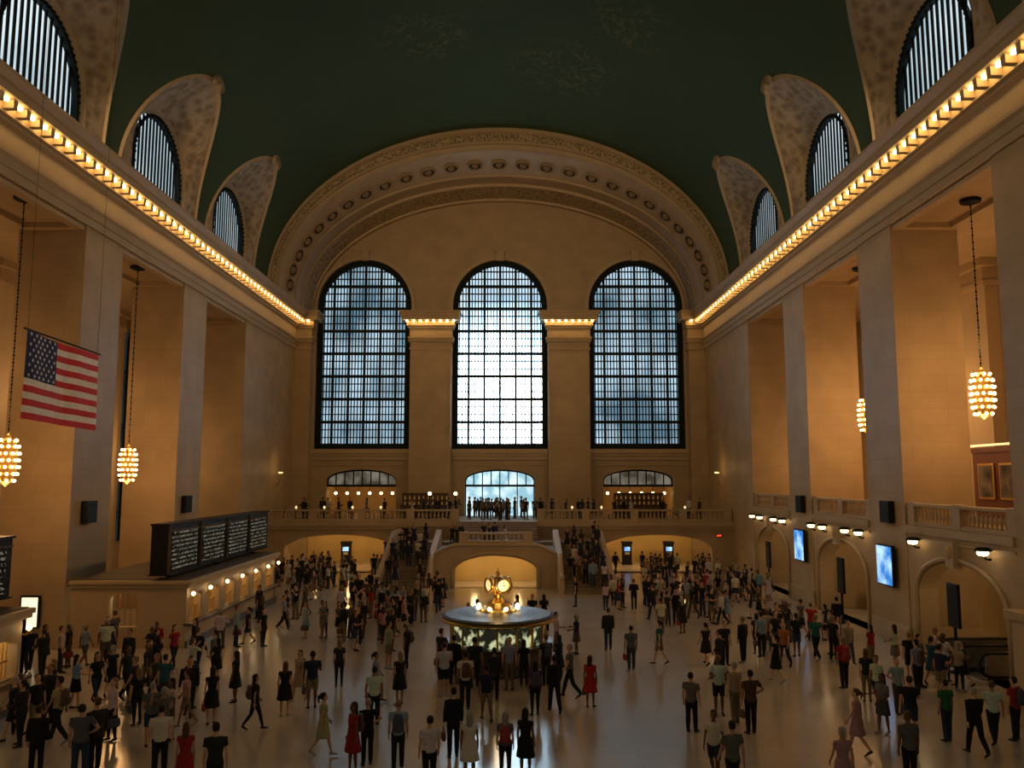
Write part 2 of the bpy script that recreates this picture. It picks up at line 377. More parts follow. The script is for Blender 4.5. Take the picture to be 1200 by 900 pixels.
ellipse_loft('trim_arch_inner',[(2.7,74.2),(2.9,74.25),(2.9,74.5),(2.8,75.0)],M['plain'])
# rosettes
bm=bmesh.new()
for k in range(24):
    a=2*pi*k/24
    sphere_bm(bm,(.84*math.cos(a),.84*math.sin(a),.08),.1,u=6,v=4)
lathe_bm(bm,[(.98,0),(.98,.08),(.9,.14),(.78,.12)],24)
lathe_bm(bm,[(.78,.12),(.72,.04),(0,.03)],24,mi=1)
for k in range(8):
    a=2*pi*k/8; sphere_bm(bm,(.34*math.cos(a),.34*math.sin(a),.08),.15,1,1,.8,u=6,v=4)
sphere_bm(bm,(0,0,.14),.2,u=8,v=5)
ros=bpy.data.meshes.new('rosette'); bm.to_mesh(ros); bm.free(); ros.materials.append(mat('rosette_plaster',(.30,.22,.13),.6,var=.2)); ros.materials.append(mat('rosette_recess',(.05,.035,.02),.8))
NR=27
for k in range(NR):
    t=pi*(k+.5)/NR; off=2.16; a=HW-.5*off; b=BB-off
    p=Vector((a*math.cos(t),67.0,ZS+b*math.sin(t))); nrm=Vector((-math.cos(t)/a,-.017,-math.sin(t)/b)).normalized()
    o=bpy.data.objects.new('rosette',ros); o.location=p+nrm*.06; o.rotation_euler=nrm.to_track_quat('Z','Y').to_euler(); o.scale=(.64,.64,1.1); link(o)
    meta(o,'round carved plaster rosette on the great arch','rosette','rosettes round the great arch')
# vault
LUN=[21.4,33.05,44.65,56.25]; EW=5.1; EH=7.1
def zlo(y):
    for c in LUN:
        u=(y-c)/EW
        if abs(u)<1: return ZS+EH*math.sqrt(1-u*u)
    return ZS
ys={float(Y0),YA}
for c in LUN:
    for k in range(33): ys.add(round(c+EW*math.cos(pi*k/32),4))
for k in range(9): ys.add(Y0+k*3.0)
ys=sorted(y for y in ys if y<=YA)
bm=bmesh.new(); N=48; rows=[]
for y in ys:
    ph=math.asin(min(1,(zlo(y)-ZS)/BB)); rows.append([bm.verts.new((HW*math.cos(ph+(pi-2*ph)*k/N),y,ZS+BB*math.sin(ph+(pi-2*ph)*k/N))) for k in range(N+1)])
for A,B in zip(rows,rows[1:]):
    for k in range(N): bm.faces.new((A[k],B[k],B[k+1],A[k+1]))
struct(mk('ceiling',bm,M['ceil'],smooth=True))
# lunettes
R=3.1; ZW=24.4; XW=18.95
nwin=7; pn=0
for sg,sd in ((-1,'left'),(1,'right')):
    for c in LUN:
        pn+=1
        bm=bmesh.new(); NN=48; G=[];Wd=[];E2=[]
        for k in range(NN+1):
            t=pi-pi*k/NN
            z=ZS+EH*math.sin(t); x=HW*math.sqrt(max(0,1-((z-ZS)/BB)**2)); G.append(Vector((sg*x,c+EW*math.cos(t),z)))
            f=k/NN
            def outl(Rr,f):
                if f<.12: return Vector((0,c-Rr,22.3+(ZW-22.3)*f/.12))
                if f>.88: return Vector((0,c+Rr,22.3+(ZW-22.3)*(1-f)/.12))
                tt=pi-pi*(f-.12)/.76; return Vector((0,c+Rr*math.cos(tt),ZW+Rr*math.sin(tt)))
            w=outl(R+.35,f); w.x=sg*(HW+.05); Wd.append(w)
            w=outl(R,f); w.x=sg*XW; E2.append(w)
        ring1=[bm.verts.new(p) for p in G]
        Lp=[g.lerp(w,.06)+Vector((-sg*.12,0,-.12)) for g,w in zip(G,Wd)]; Lp2=[g.lerp(w,.1) for g,w in zip(G,Wd)]
        r2=[bm.verts.new(p) for p in Lp]; r3=[bm.verts.new(p) for p in Lp2]; r4=[bm.verts.new(p) for p in Wd]; r5=[bm.verts.new(p) for p in E2]
        for q,(A,B,mi) in enumerate(((ring1,r2,1),(r2,r3,1),(r3,r4,0),(r4,r5,1))):
            for k in range(NN):
                if (A[k].co-A[k+1].co).length<1e-6 and (B[k].co-B[k+1].co).length<1e-6: continue
                f=bm.faces.new((A[k],A[k+1],B[k+1],B[k])); f.material_index=mi
        tip=Vector((sg*HW*math.sqrt(1-(EH/BB)**2),c,ZS+EH))
        for k in range(14):
            a=-pi*.1+pi*1.2*k/13; sphere_bm(bm,tip+Vector((-sg*.1,.55*math.cos(a),-.2+.35*math.sin(a))),.17,u=6,v=4)
        sphere_bm(bm,tip+Vector((-sg*.15,0,-.3)),.33,.6,1,1.5,u=8,v=6)
        struct(mk('trim_lunette_%d'%pn,bm,[M['orn'],M['plain']]))
        h=(c-R,c+R,22.3,ZW,R)
        mp=lambda u,v,d,sg=sg:(sg*(XW-.3+d),u,v)
        window(nwin,h,mp,M['paneT'],d=.3,vs=.42,vw=.16,border=.22,bd=.06,hs=[],lab='arched clerestory window with close vertical bars'); nwin+=1
# ------------------------------------------------------------------ cornice bulbs
bm=bmesh.new(); sphere_bm(bm,(0,0,0),.105,1,1.2,.9,u=8,v=6); bulbme=bpy.data.meshes.new('light_bulb'); bm.to_mesh(bulbme); bm.free(); bulbme.materials.append(M['bulb'])
for p in bulbme.polygons: p.use_smooth=True
def bulb(p,grp='bulbs along the cornice'):
    o=bpy.data.objects.new('light_bulb',bulbme); o.location=p; link(o); meta(o,'warm glowing bare bulb under the stone cornice','light bulb',grp)
for sg in (-1,1):
    y=12.4+.85*10
    while y<74: bulb((sg*(HW-.78),y,21.42)); y+=.85
for xc in (-6.235,6.235):
    for k in range(8): bulb((xc-2.1+k*.6,YE-1.1-.72,21.42),'bulbs on the pilaster caps')
for xc in (-17.5,17.5):
    for k in range(2): bulb((xc-.3+k*.6,YE-1.1-.72,21.42),'bulbs on the pilaster caps')
# ------------------------------------------------------------------ lights
def plight(p,e,col=(1,.6,.27),r=.35,name='lamp_light'):
    l=bpy.data.lights.new(name,'POINT'); l.energy=e; l.color=col; l.shadow_soft_size=r
    o=bpy.data.objects.new(name,l); o.location=p; link(o); return o
def fill_spot(p,tgt,e,ang=75,col=(1,.66,.34)):  # added warm fill without fixtures, lifts the great arch and pier fronts
    l=bpy.data.lights.new('added_fill_spot','SPOT'); l.energy=e; l.color=col; l.shadow_soft_size=.5; l.spot_size=math.radians(ang); l.spot_blend=1
    o=bpy.data.objects.new('added_fill_spot',l); o.location=p; o.rotation_euler=(Vector(tgt)-Vector(p)).to_track_quat('-Z','Y').to_euler(); link(o)
for sg in (-1,1):
    fill_spot((sg*17.3,30,22.75),(sg*3,75,25),6000,62)
    fill_spot((sg*17.3,12,22.75),(-sg*6,75,12),3000,60)
    for y in (22,38,54): fill_spot((sg*17.3,y,22.75),(-sg*18.5,y+4,10),2800,80)
# ------------------------------------------------------------------ chandeliers
bm=bmesh.new(); sphere_bm(bm,(0,0,0),.064,u=8,v=6); cb=bpy.data.meshes.new('chandelier_bulb'); bm.to_mesh(cb); bm.free(); cb.materials.append(M['cbulb'])
def chandelier(x,y,z,top=18.95,e=150):
    root=empty('chandelier',(x,y,z)); meta(root,'melon-shaped gilt chandelier studded with glowing bare bulbs, hung on a chain','chandelier','gallery chandeliers')
    lathe('body',[(0,-1.05),(.1,-.98),(.28,-.85),(.37,-.5),(.39,0),(.37,.5),(.28,.8),(.12,.9),(.1,1.0),(.03,1.1)],M['gold'],root,16)
    bm=bmesh.new(); k=0; zz=1.1
    tube(bm,[((0,0,1.05),.012),((0,0,top-z),.012)],n=6)
    while zz<top-z-.1:
        sphere_bm(bm,(0,0,zz),.045,1 if k%2 else .4,.4 if k%2 else 1,1.7,u=6,v=4); zz+=.15; k+=1
    mk('chain',bm,M['dark'],root)
    lathe('canopy',[(0,top-z-.25),(.1,top-z-.2),(.4,top-z-.1),(.42,top-z),(0,top-z+.01)],M['dark'],root,16)
    for j,(rz,rr,n) in enumerate(((-.82,.33,7),(-.55,.41,10),(-.27,.44,11),(0,.44,11),(.27,.44,11),(.55,.41,10),(.8,.33,7))):
        for q in range(n):
            a=2*pi*(q+.5*(j%2))/n; o=bpy.data.objects.new('light_bulb',cb); o.location=(rr*math.cos(a),rr*math.sin(a),rz); link(o,root)
    plight((x,y,z-1.6),e,(1,.55,.22),.4); plight((x,y,z+2.0),e,(1,.55,.22),.4)
chandelier(-19.15,33.3,8.1,e=110); chandelier(-19.55,44.7,8.1,e=110); chandelier(20.3,33.6,10.8,e=180); chandelier(20.4,44.9,10.8,e=180)
for sg,k in ((-1,.75),(1,1)):
    plight((sg*23.5,56,9),400*k,(1,.55,.22),.5); plight((sg*24,36,13),240*k,(1,.55,.22),.5); plight((sg*24,46,12),240*k,(1,.55,.22),.5)
# ------------------------------------------------------------------ east balcony
ZB=4.0; YB=66.0
mpB=lambda u,v,d:(u,YB+d,v)
struct(holed('wall_balcony',-HW,HW,0,ZB-.38,[(-16.8,-8.2,0,1.85,1.1),(-3.2,3.2,0,1.8,.5),(8.2,16.8,0,1.85,1.1)],mpB,1.0,M['stone']))
struct(boxes('floor_balcony',[(-HW,HW,YB-.15,YE+.9,ZB-.38,ZB)],M['plain']))
struct(boxes('trim_balcony',[(-HW,-8.0,YB-.4,YB,ZB-.36,ZB-.05),(8.0,HW,YB-.4,YB,ZB-.36,ZB-.05),(-HW,-8.0,YB-.25,YB,ZB-.62,ZB-.38),(8.0,HW,YB-.25,YB,ZB-.62,ZB-.38)],M['plain']))
M['ochre']=mat('ochre_wall',(.60,.42,.17),.6,var=.25,scale=.6)
struct(boxes('wall_concourse_back',[(-HW,HW,74.9,75.2,0,3.6),(-HW,HW,81.4,81.8,3.7,9.5)],M['ochre']))
struct(boxes('wall_passage',[(-7.9,-7.6,67,75,0,3.6),(7.6,7.9,67,75,0,3.6)],M['ochre']))
for x in (-15.5,-12.5,-9.5,9.5,12.5,15.5): plight((x,70.5,3.0),95,(1,.66,.28),.2)
# balustrades
bm=bmesh.new(); lathe_bm(bm,[(.07,0),(.075,.05),(.045,.08),(.085,.25),(.08,.32),(.035,.5),(.055,.58),(.07,.62)],10)
balme=bpy.data.meshes.new('baluster'); bm.to_mesh(balme); bm.free(); balme.materials.append(M['plain'])
def balustrade(p0,p1,lab,h=.92,par=None):
    p0=Vector(p0); p1=Vector(p1); d=p1-p0; L=math.hypot(d.x,d.y); ang=math.atan2(d.y,d.x)
    root=empty('balustrade',p0); root.rotation_euler=(0,0,ang)
    if par is None: meta(root,lab,'balustrade','stone balustrades')
    else: root.parent=par; root.location=p0-par.location
    boxes('base',[(0,L,-.17,.17,0,.16)],M['plain'],root,.02); boxes('handrail',[(0,L,-.19,.19,h-.14,h)],M['plain'],root,.03)
    n=max(1,round(L/3.6)); seg=L/n
    for i in range(n+1):
        x=i*seg; x=min(max(x,.3),L-.3); boxes('post',[(x-.3,x+.3,-.21,.21,0,h+.04)],M['plain'],root,.02)
    for i in range(n):
        a=i*seg+.5; b=(i+1)*seg-.5; m=int((b-a)/.3)
        for k in range(m):
            o=bpy.data.objects.new('baluster',balme); o.location=(a+(b-a)*(k+.5)/m,0,.16); link(o,root)
balustrade((-HW+.1,YB+.1,ZB),(-3.1,YB+.1,ZB),'pale stone balustrade along the restaurant balcony edge')
balustrade((3.1,YB+.1,ZB),(HW-.1,YB+.1,ZB),'pale stone balustrade along the restaurant balcony edge')
# ------------------------------------------------------------------ stairs
def smooth(t): t=max(0,min(1,t)); return t*t*(3-2*t)
ZL=2.7; YF=57.0
root=empty('staircase',(0,54,0)); meta(root,'grand double marble staircase with a central arched landing','staircase')
def kid(o): o.parent=root; o.matrix_parent_inverse=Matrix.Translation((0,-54,0)); return o
ns=16
for sg in (-1,1):
    L=[]
    for i in range(ns):
        y=54+i*.5; L.append((min(sg*4.5,sg*7.5),max(sg*4.5,sg*7.5),y,62.0,i*ZL/ns,(i+1)*ZL/ns))
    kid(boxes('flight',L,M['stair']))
    for xa,xb in ((7.5,7.8),):
        bm=bmesh.new(); x0,x1=min(sg*xa,sg*xb),max(sg*xa,sg*xb)
        pr=[(53.6,0),(53.6,.8),(54.3,.85),(62,ZL+.75),(65.9,ZL+.75),(65.9,0)]
        A=[bm.verts.new((x0,y,z)) for y,z in pr]; B=[bm.verts.new((x1,y,z)) for y,z in pr]
        bm.faces.new(A); bm.faces.new(B[::-1])
        for i in range(len(pr)): bm.faces.new((A[i],B[i],B[(i+1)%6],A[(i+1)%6]))
        kid(mk('parapet',bm,M['plain']))
    kid(boxes('newel',[(min(sg*7.35,sg*8.0),max(sg*7.35,sg*8.0),53.2,53.9,0,1.1),(min(sg*7.3,sg*8.05),max(sg*7.3,sg*8.05),53.1,54.0,1.1,1.22)],M['plain']))
    bm=bmesh.new()
    for x in (sg*4.5,sg*4.1): quad(bm,[(x,YF,0),(x,62,0),(x,62,ZL+.9),(x,YF,2.35)])
    quad(bm,[(sg*4.1,YF,2.35),(sg*4.5,YF,2.35),(sg*4.5,62,ZL+.9),(sg*4.1,62,ZL+.9)])
    bmesh.ops.remove_doubles(bm,verts=bm.verts,dist=1e-4)
    kid(mk('inner_parapet',bm,M['plain']))
    bm=bmesh.new(); pts=[]
    for k in range(9):
        a=k/8; pts.append(((sg*(4.3),YF-.1-3.0*a,1.0+1.3*(1-smooth(a))),.17,.12))
    tube(bm,pts,(1,0,0),8); kid(mk('curved_rail',bm,M['plain'],None,True))
    kid(boxes('parapet_wing',[(min(sg*4.15,sg*4.45),max(sg*4.15,sg*4.45),54.0+i*.5,54.5+i*.5,0,1.02+1.28*smooth((i+.5)/6)) for i in range(6)],M['plain']))
    kid(boxes('retaining_wall',[(min(sg*7.5,sg*3.0),max(sg*7.5,sg*3.0),65.7,65.95,0,ZB-.4)],M['stair']))
topf=lambda u: 2.35+(3.0-2.35)*smooth((4.5-abs(u))/1.9)
kid(holed('landing_front',-4.5,4.5,0,topf,[(-2.75,2.75,0,1.15,1.0)],lambda u,v,d:(u,YF+d,v),.45,M['plain'],extra=[-4.5+.15*k for k in range(61)]))
bm=bmesh.new(); pts=[((u,YF-.05,topf(u)-.12),.1,.12) for u in [-4.5+.3*k for k in range(31)]]
tube(bm,pts,(0,1,0),6); kid(mk('coping',bm,M['plain'],None,True))
bm=bmesh.new(); pts=[((2.95*math.cos(pi-pi*k/24),YF-.03,1.15+1.18*math.sin(pi-pi*k/24)),.1,.12) for k in range(25)]; tube(bm,[((-2.95,YF-.03,0),.1,.12)]+pts+[((2.95,YF-.03,0),.1,.12)],(0,1,0),6); kid(mk('arch_moulding',bm,M['plain'],None,True))
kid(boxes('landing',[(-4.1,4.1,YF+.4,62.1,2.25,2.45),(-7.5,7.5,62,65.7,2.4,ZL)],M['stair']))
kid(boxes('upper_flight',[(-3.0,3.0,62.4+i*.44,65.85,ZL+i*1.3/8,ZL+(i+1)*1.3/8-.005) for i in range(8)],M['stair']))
kid(boxes('under_stair_wall',[(-4.3,4.3,61.5,61.7,0,2.3)],M['ochre']))
balustrade((-2.5,YF+.22,3.0),(2.5,YF+.22,3.0),'',.7,root)
plight((-1.5,59.2,1.7),90,(1,.66,.28),.2); plight((1.5,59.2,1.7),90,(1,.66,.28),.2)
# ------------------------------------------------------------------ east lower openings
struct(boxes('wall_vestibule',[(-16.6,-15.8,75.9,81.4,ZB,9.2),(-9.1,-8.4,75.9,81.4,ZB,9.2),(8.4,9.1,75.9,81.4,ZB,9.2),(15.8,16.6,75.9,81.4,ZB,9.2),(-17,17,75.9,81.8,9.0,9.3),(-17,17,75.9,81.4,3.7,ZB)],M['ochre']))
def arch_screen(name,h,kind,d=.5):
    bm=bmesh.new(); c=(h[0]+h[1])/2; w=(h[1]-h[0])/2
    n=8
    for k in range(n+1):
        u=c-w+2*w*k/n; u=min(max(u,c-w+.06),c+w-.06); z0=ZB if kind=='door' and k%2==0 else 6.7
        abox(bm,u-.05,u+.05,YE+d-.08,YE+d+.05,z0,htop(h,u))
    abox(bm,c-w,c+w,YE+d-.12,YE+d+.08,6.6,6.8)
    o=houtline(h,20); o2=houtline(h,20,.15)
    for i in range(1,len(o)-2): quad(bm,[mpE(*o[i],d),mpE(*o[i+1],d),mpE(*o2[i+1],d),mpE(*o2[i],d)])
    return mk(name,bm,M['dark'])
d=fill_outline('door_1',houtline(low[1],20),mpE,.75,M['doorG']); struct(d,label='glazed street doors under an arched transom')
f=arch_screen('frame',low[1],'door'); f.parent=d; struct(f)
for i,h in ((2,low[0]),(3,low[2])):
    f=arch_screen('trim_transom_%d'%i,h,'x'); struct(f)
    t=fill_outline('window_%d'%(30+i),[p for p in houtline((h[0],h[1],6.8,h[3],h[4]),20)],mpE,.72,pane_mat('transom_glass_%d'%i,(.10,.08,.05),(.38,.34,.26),.5,.7)); struct(t,label='arched transom glazing above the vestibule opening')
bm=bmesh.new(); lathe_bm(bm,[(.02,.6),(.02,.2),(.1,.18),(.02,.2)],8); sphere_bm(bm,(0,0,0),.14,u=10,v=8,mi=1); pend=bpy.data.meshes.new('pendant'); bm.to_mesh(pend); bm.free(); pend.materials.append(M['dark']); pend.materials.append(M['lamp'])
for c in (-12.47,12.47):
    for k in range(6):
        o=bpy.data.objects.new('pendant_lamp',pend); o.location=(c-2.6+k*1.04,76.6,6.0); link(o); meta(o,'small warm globe pendant lamp beyond the arched opening','pendant lamp','vestibule pendant lamps')
    plight((c,77.5,7.5),60,(1,.62,.28),.3)
# ---- balcony furniture
amber=mat('amber_bottle',(.3,.13,.03),.2,emis=(1,.5,.12),es=.12)
def bar(xc,w,yc,lab):
    r=empty('bar_counter',(xc,yc,ZB)); meta(r,lab,'bar')
    boxes('counter',[(-w,w,-.35,.35,0,1.05),(-w-.1,w+.1,-.45,.45,1.05,1.12)],M['wood'],r,.02)
    boxes('back_shelf',[(-w,w,.9,1.2,0,2.0),(-w,w,.7,1.2,1.0,1.05),(-w,w,.7,1.2,1.5,1.55),(-w,w,.7,1.2,2.0,2.1)],M['wood'],r)
    for row in (1.05,1.55):
        for k in range(int(w*2/.4)):
            bm=bmesh.new(); lathe_bm(bm,[(0,0),(.06,.0),(.06,.2),(.02,.28),(.02,.35),(0,.36)],8)
            mk('bottle',bm,amber,r).location=(-w+.25+k*.4,.82,row)
bar(-6.4,2.0,71.5,'dark wood bar with amber bottles on the balcony'); bar(12.2,2.2,72.2,'dark wood bar with amber bottle shelves on the balcony')
def ttable(x,y):
    r=empty('dining_table',(x,y,ZB)); meta(r,'small round dark restaurant table with a lit candle lamp','table','balcony restaurant tables')
    lathe('top',[(0,.72),(.42,.72),(.42,.75),(0,.75)],M['wood'],r,20); lathe('pedestal',[(.24,0),(.22,.04),(.04,.08),(.04,.72)],M['black'],r,12)
    lathe('table_lamp',[(0,.75),(.05,.75),(.02,.8),(.02,.95),(.1,.95),(.06,1.12),(0,1.12)],M['globe'],r,10)
def chair(x,y,a):
    r=empty('dining_chair',(x,y,ZB)); r.rotation_euler=(0,0,a); meta(r,'dark wooden restaurant chair at a round table','chair','balcony restaurant chairs')
    boxes('seat',[(-.21,.21,-.21,.21,.43,.47)],M['wood'],r,.01); boxes('backrest',[(-.21,.21,.18,.22,.55,.95)],M['wood'],r,.01)
    for i in (-1,1):
        for j in (-1,1): boxes('leg',[(i*.18-.02,i*.18+.02,j*.19-.02,j*.19+.02,0,.43 if j<0 else .6)],M['wood'],r)
for x in (-16.5,-14.2,-11.9,-9.6,6.0,8.4,15.2):
    ttable(x,68.2); chair(x-.75,68.2,pi/2*1.0+0); chair(x+.75,68.2,-pi/2)
for x in (-3.5,-5.6):
    r=empty('lamp_standard',(x,68.0,ZB)); meta(r,'bronze lamp standard with a white glowing globe','lamp','balcony lamp standards')
    lathe('post',[(.16,0),(.16,.1),(.05,.2),(.04,1.9),(.09,2.0)],M['dark'],r,12)
    bm=bmesh.new(); sphere_bm(bm,(0,0,2.12),.15,u=12,v=8); mk('globe',bm,M['lamp'],r,True)
for sg in (-1,1):
    r=empty('wall_torch',(sg*18.4,68.5,7.2)); meta(r,'gilt wall torch bracket with a cluster of warm bulbs','wall lamp','corner wall torches')
    bm=bmesh.new(); tube(bm,[((0,0,-.6),.04),((-sg*.35,0,-.2),.05),((-sg*.45,0,.5),.09)],n=8); mk('bracket',bm,M['gold'],r)
    bm=bmesh.new()
    for k in range(5): sphere_bm(bm,(-sg*.45+.13*math.cos(k*1.26),.13*math.sin(k*1.26),.62),.07,u=8,v=6)
    mk('bulbs',bm,M['globe'],r,True)
    plight((sg*17.3,68.5,8.3),20,(1,.6,.25),.15)
# ------------------------------------------------------------------ right side balcony and arches
ZR=5.35
for i,(a,b) in enumerate(OPEN):
    c=(a+b)/2
    mpR=lambda u,v,d:(HW+.05+d,u,v)
    struct(holed('wall_arcade_%d'%(i+1),a,b,0,ZR-.3,[(c-3.2,c+3.2,0,2.5,1.55)],mpR,.8,M['stone']))
    struct(boxes('trim_arcade_%d'%(i+1),[(HW-.12,HW+.1,a,b,ZR-.32,ZR),(HW-.06,HW+.1,a,b,ZR-.6,ZR-.5)],M['plain']))
    balustrade((HW+.3,a+.05,ZR),(HW+.3,b-.05,ZR),'pale stone balustrade across the upper gallery opening',.95)
    bm=bmesh.new(); abox(bm,HW-.25,HW+.1,c-.3,c+.3,3.9,4.9); sphere_bm(bm,(HW-.2,c,4.5),.3,.6,.8,1,u=8,v=6)
    struct(mk('trim_keystone_%d'%(i+1),bm,M['plain']))
    bm=bmesh.new(); tube(bm,[((HW-.0,c-3.35,0),.1,.12)]+[((HW-.0,c+3.35*math.cos(pi-pi*k/24),2.5+1.7*math.sin(pi-pi*k/24)),.1,.12) for k in range(25)]+[((HW-.0,c+3.35,0),.1,.12)],(1,0,0),6)
    struct(mk('trim_archivolt_%d'%(i+1),bm,M['plain'],None,True))
    plight((21.0,c,3.6),95,(1,.64,.28),.2)
struct(boxes('floor_gallery',[(HW+.1,27,8,68,ZR-.3,ZR)],M['plain']))
struct(boxes('wall_arcade_back',[(24.0,24.3,8,68,0,ZR-.3)],M['ochre']))
# tall black information panels in front of the arcade
for x,y,z0,z1 in ((18.1,43.6,1.5,3.3),(18.1,32.6,1.7,3.35),(18.1,55.8,1.5,3.2)):
    r=empty('information_panel',(x,y,0)); meta(r,'tall black freestanding information panel beside an arch','information panel','arcade information panels')
    boxes('panel',[(-.06,.06,-.4,.4,z0,z1)],M['black'],r,.02); boxes('post',[(-.04,.04,-.05,.05,.05,z0)],M['dark'],r); boxes('base',[(-.25,.25,-.3,.3,0,.05)],M['dark'],r,.01)
# sconces
bm=bmesh.new(); tube(bm,[((0,0,-.2),.05),((-.18,0,-.18),.04),((-.28,0,-.05),.05)],n=8); lathe_bm(bm,[(.0,.12),(.2,.1),(.3,-.02),(.28,-.03),(.18,.06),(0,.08)],14,(-.28,0,.14))
for k in range(3): sphere_bm(bm,(-.28+.1*math.cos(k*2.1),.14*math.sin(k*2.1),.04),.11,u=10,v=6,mi=1)
sc=bpy.data.meshes.new('sconce'); bm.to_mesh(sc); bm.free(); sc.materials.append(M['dark']); sc.materials.append(M['lamp'])
for y in (30.5,35.8,41.4,43.1,46.2,47.9,53.0,54.8,57.8,59.6):
    o=bpy.data.objects.new('wall_sconce',sc); o.location=(HW-.05,y,4.65); link(o); meta(o,'bronze wall sconce with a shaded cluster of warm bulbs','wall lamp','sconces under the gallery balustrade')
M['screen']=pane_mat('display_image',(.03,.2,.62),(.5,.78,1),1.2,1.2)
for sg in (-1,1):
    for y in (38.0,49.5):
        r=boxes('loudspeaker',[(sg*18.33-.14,sg*18.33+.14,y,y+.95,5.35,6.35)],M['black'],bev=.03); meta(r,'square black loudspeaker box mounted on a stone pier','loudspeaker','pier loudspeakers')
        bm=bmesh.new(); 
        for k in range(7): abox(bm,sg*18.18-.01,sg*18.18+.01,y+.08,y+.87,5.45+k*.12,5.5+k*.12)
        mk('grille',bm,M['dark'],r)
for y in (37.9,49.3):
    r=boxes('display_screen',[(18.2,18.36,y,y+1.6,2.5,4.35)],M['black'],bev=.02); meta(r,'tall flat display screen with a blue image on a stone pier','display screen','pier display screens')
    boxes('screen',[(18.17,18.2,y+.07,y+1.53,2.57,4.28)],M['screen'],r)
    boxes('bracket',[(18.34,18.48,y+.6,y+1.0,3.2,3.6)],M['dark'],r)
def machine(x,y,rot=0):
    r=empty('ticket_machine',(x,y,0)); r.rotation_euler=(0,0,rot); meta(r,'tall dark ticket machine with a lit screen','ticket machine','ticket machines')
    boxes('cabinet',[(-.4,.4,-.3,.3,0,1.9),(-.45,.45,-.35,.35,0,.1),(-.45,.45,-.38,.3,1.75,1.95)],M['black'],r,.02); boxes('screen',[(-.25,.25,-.33,-.3,1.15,1.5)],M['screen'],r); boxes('keypad',[(-.2,.2,-.34,-.3,.85,1.05)],M['plain'],r)
for x in (-13.2,-9.5,11.0,14.6): machine(x,72.6)
for y in (42.8,46.5,54.6,58.2): machine(21.3,y,-pi/2)
r=boxes('exit_sign',[(17.1,17.6,65.75,65.9,2.8,3.0)],M['black']); meta(r,'small black sign with red lit letters on the arcade wall','sign')
tc=bpy.data.curves.new('t','FONT'); tc.body='EXIT'; tc.size=.18; tc.extrude=.004; to=bpy.data.objects.new('t',tc); tme=bpy.data.meshes.new_from_object(to); tme.materials.clear(); tme.materials.append(M['red'])
o=bpy.data.objects.new('lettering',tme); o.location=(17.15,65.73,2.84); o.rotation_euler=(pi/2,0,0); link(o,r)
# escalator
r=empty('escalator',(20.6,32.8,0)); meta(r,'dark metal escalator balustrade ends with black moving handrails','escalator')
steel=mat('brushed_steel',(.35,.35,.34),.35,1)
for k,yy in enumerate((-1.4,0,1.4)):
    bm=bmesh.new(); pts=[]
    for q in range(13):
        a=-pi/2+pi*q/12; pts.append(((-1.9-.42*math.cos(a),yy,.55+.42*math.sin(a)),.06,.06))
    pts=[((1.6,yy,.13),.06,.06)]+pts+[((1.6,yy,.97),.06,.06)]
    tube(bm,pts,(0,1,0),8); mk('handrail',bm,M['black'],r,True)
    boxes('side_panel',[(-2.1,1.6,yy-.04,yy+.04,.05,.93)],steel,r,.02)
for yy in (-.7,.7): boxes('tread',[(-2.3+i*.3,-2.02+i*.3,yy-.6,yy+.6,0,.02+.012*i) for i in range(12)],steel,r)
r=boxes('stone_enclosure',[(16.5,18.3,14,26.2,0,3.1),(16.35,18.3,13.9,26.35,3.1,3.35),(16.4,18.3,13.95,26.3,0,.5)],M['stone']); meta(r,'pale stone enclosure wall beside the concourse floor','stone enclosure')
# gallery paintings and panel
r=boxes('wood_panelling',[(25.6,25.9,34.0,44.2,ZR,8.7),(25.5,25.95,34.0,44.25,8.7,8.95)],mat('red_panel',(.12,.035,.02),.5)); meta(r,'dark red wood panelling on the gallery wall','wall panelling')
for y in (38.4,40.3,42.2):
    r=boxes('painting',[(25.48,25.58,y,y+1.4,6.3,8.15)],M['gold'],bev=.03); meta(r,'dark portrait painting in a gilt frame on red panelling','painting','gallery paintings')
    boxes('canvas',[(25.45,25.49,y+.12,y+1.28,6.42,8.03)],orn_mat('canvas_paint',(.012,.01,.01),(.16,.12,.09),1.2,.0),r)
r=boxes('picture_light',[(25.1,25.2,37.5,44,9.0,9.1),(25.2,25.5,37.6,37.7,9.0,9.08),(25.2,25.5,43.8,43.9,9.0,9.08)],emit('picture_light_glow',(1,.6,.25),1.5)); meta(r,'warm lit picture light bar above the paintings','picture light')
for i,y in enumerate((28.0,39.5,51.2,61.0)):
    h=(y-1.6,y+1.6,3,17,1.6)
    mp=lambda u,v,d:(-26.95+ (0.5-d)*.3,u,v)
    window(20+i,h,mp,M['paneD'],d=.5,vs=.8,hs=[(5,.1),(7,.1),(9,.2),(11,.1),(13,.1),(15,.2)],lab='tall dim gallery window with dark bars')
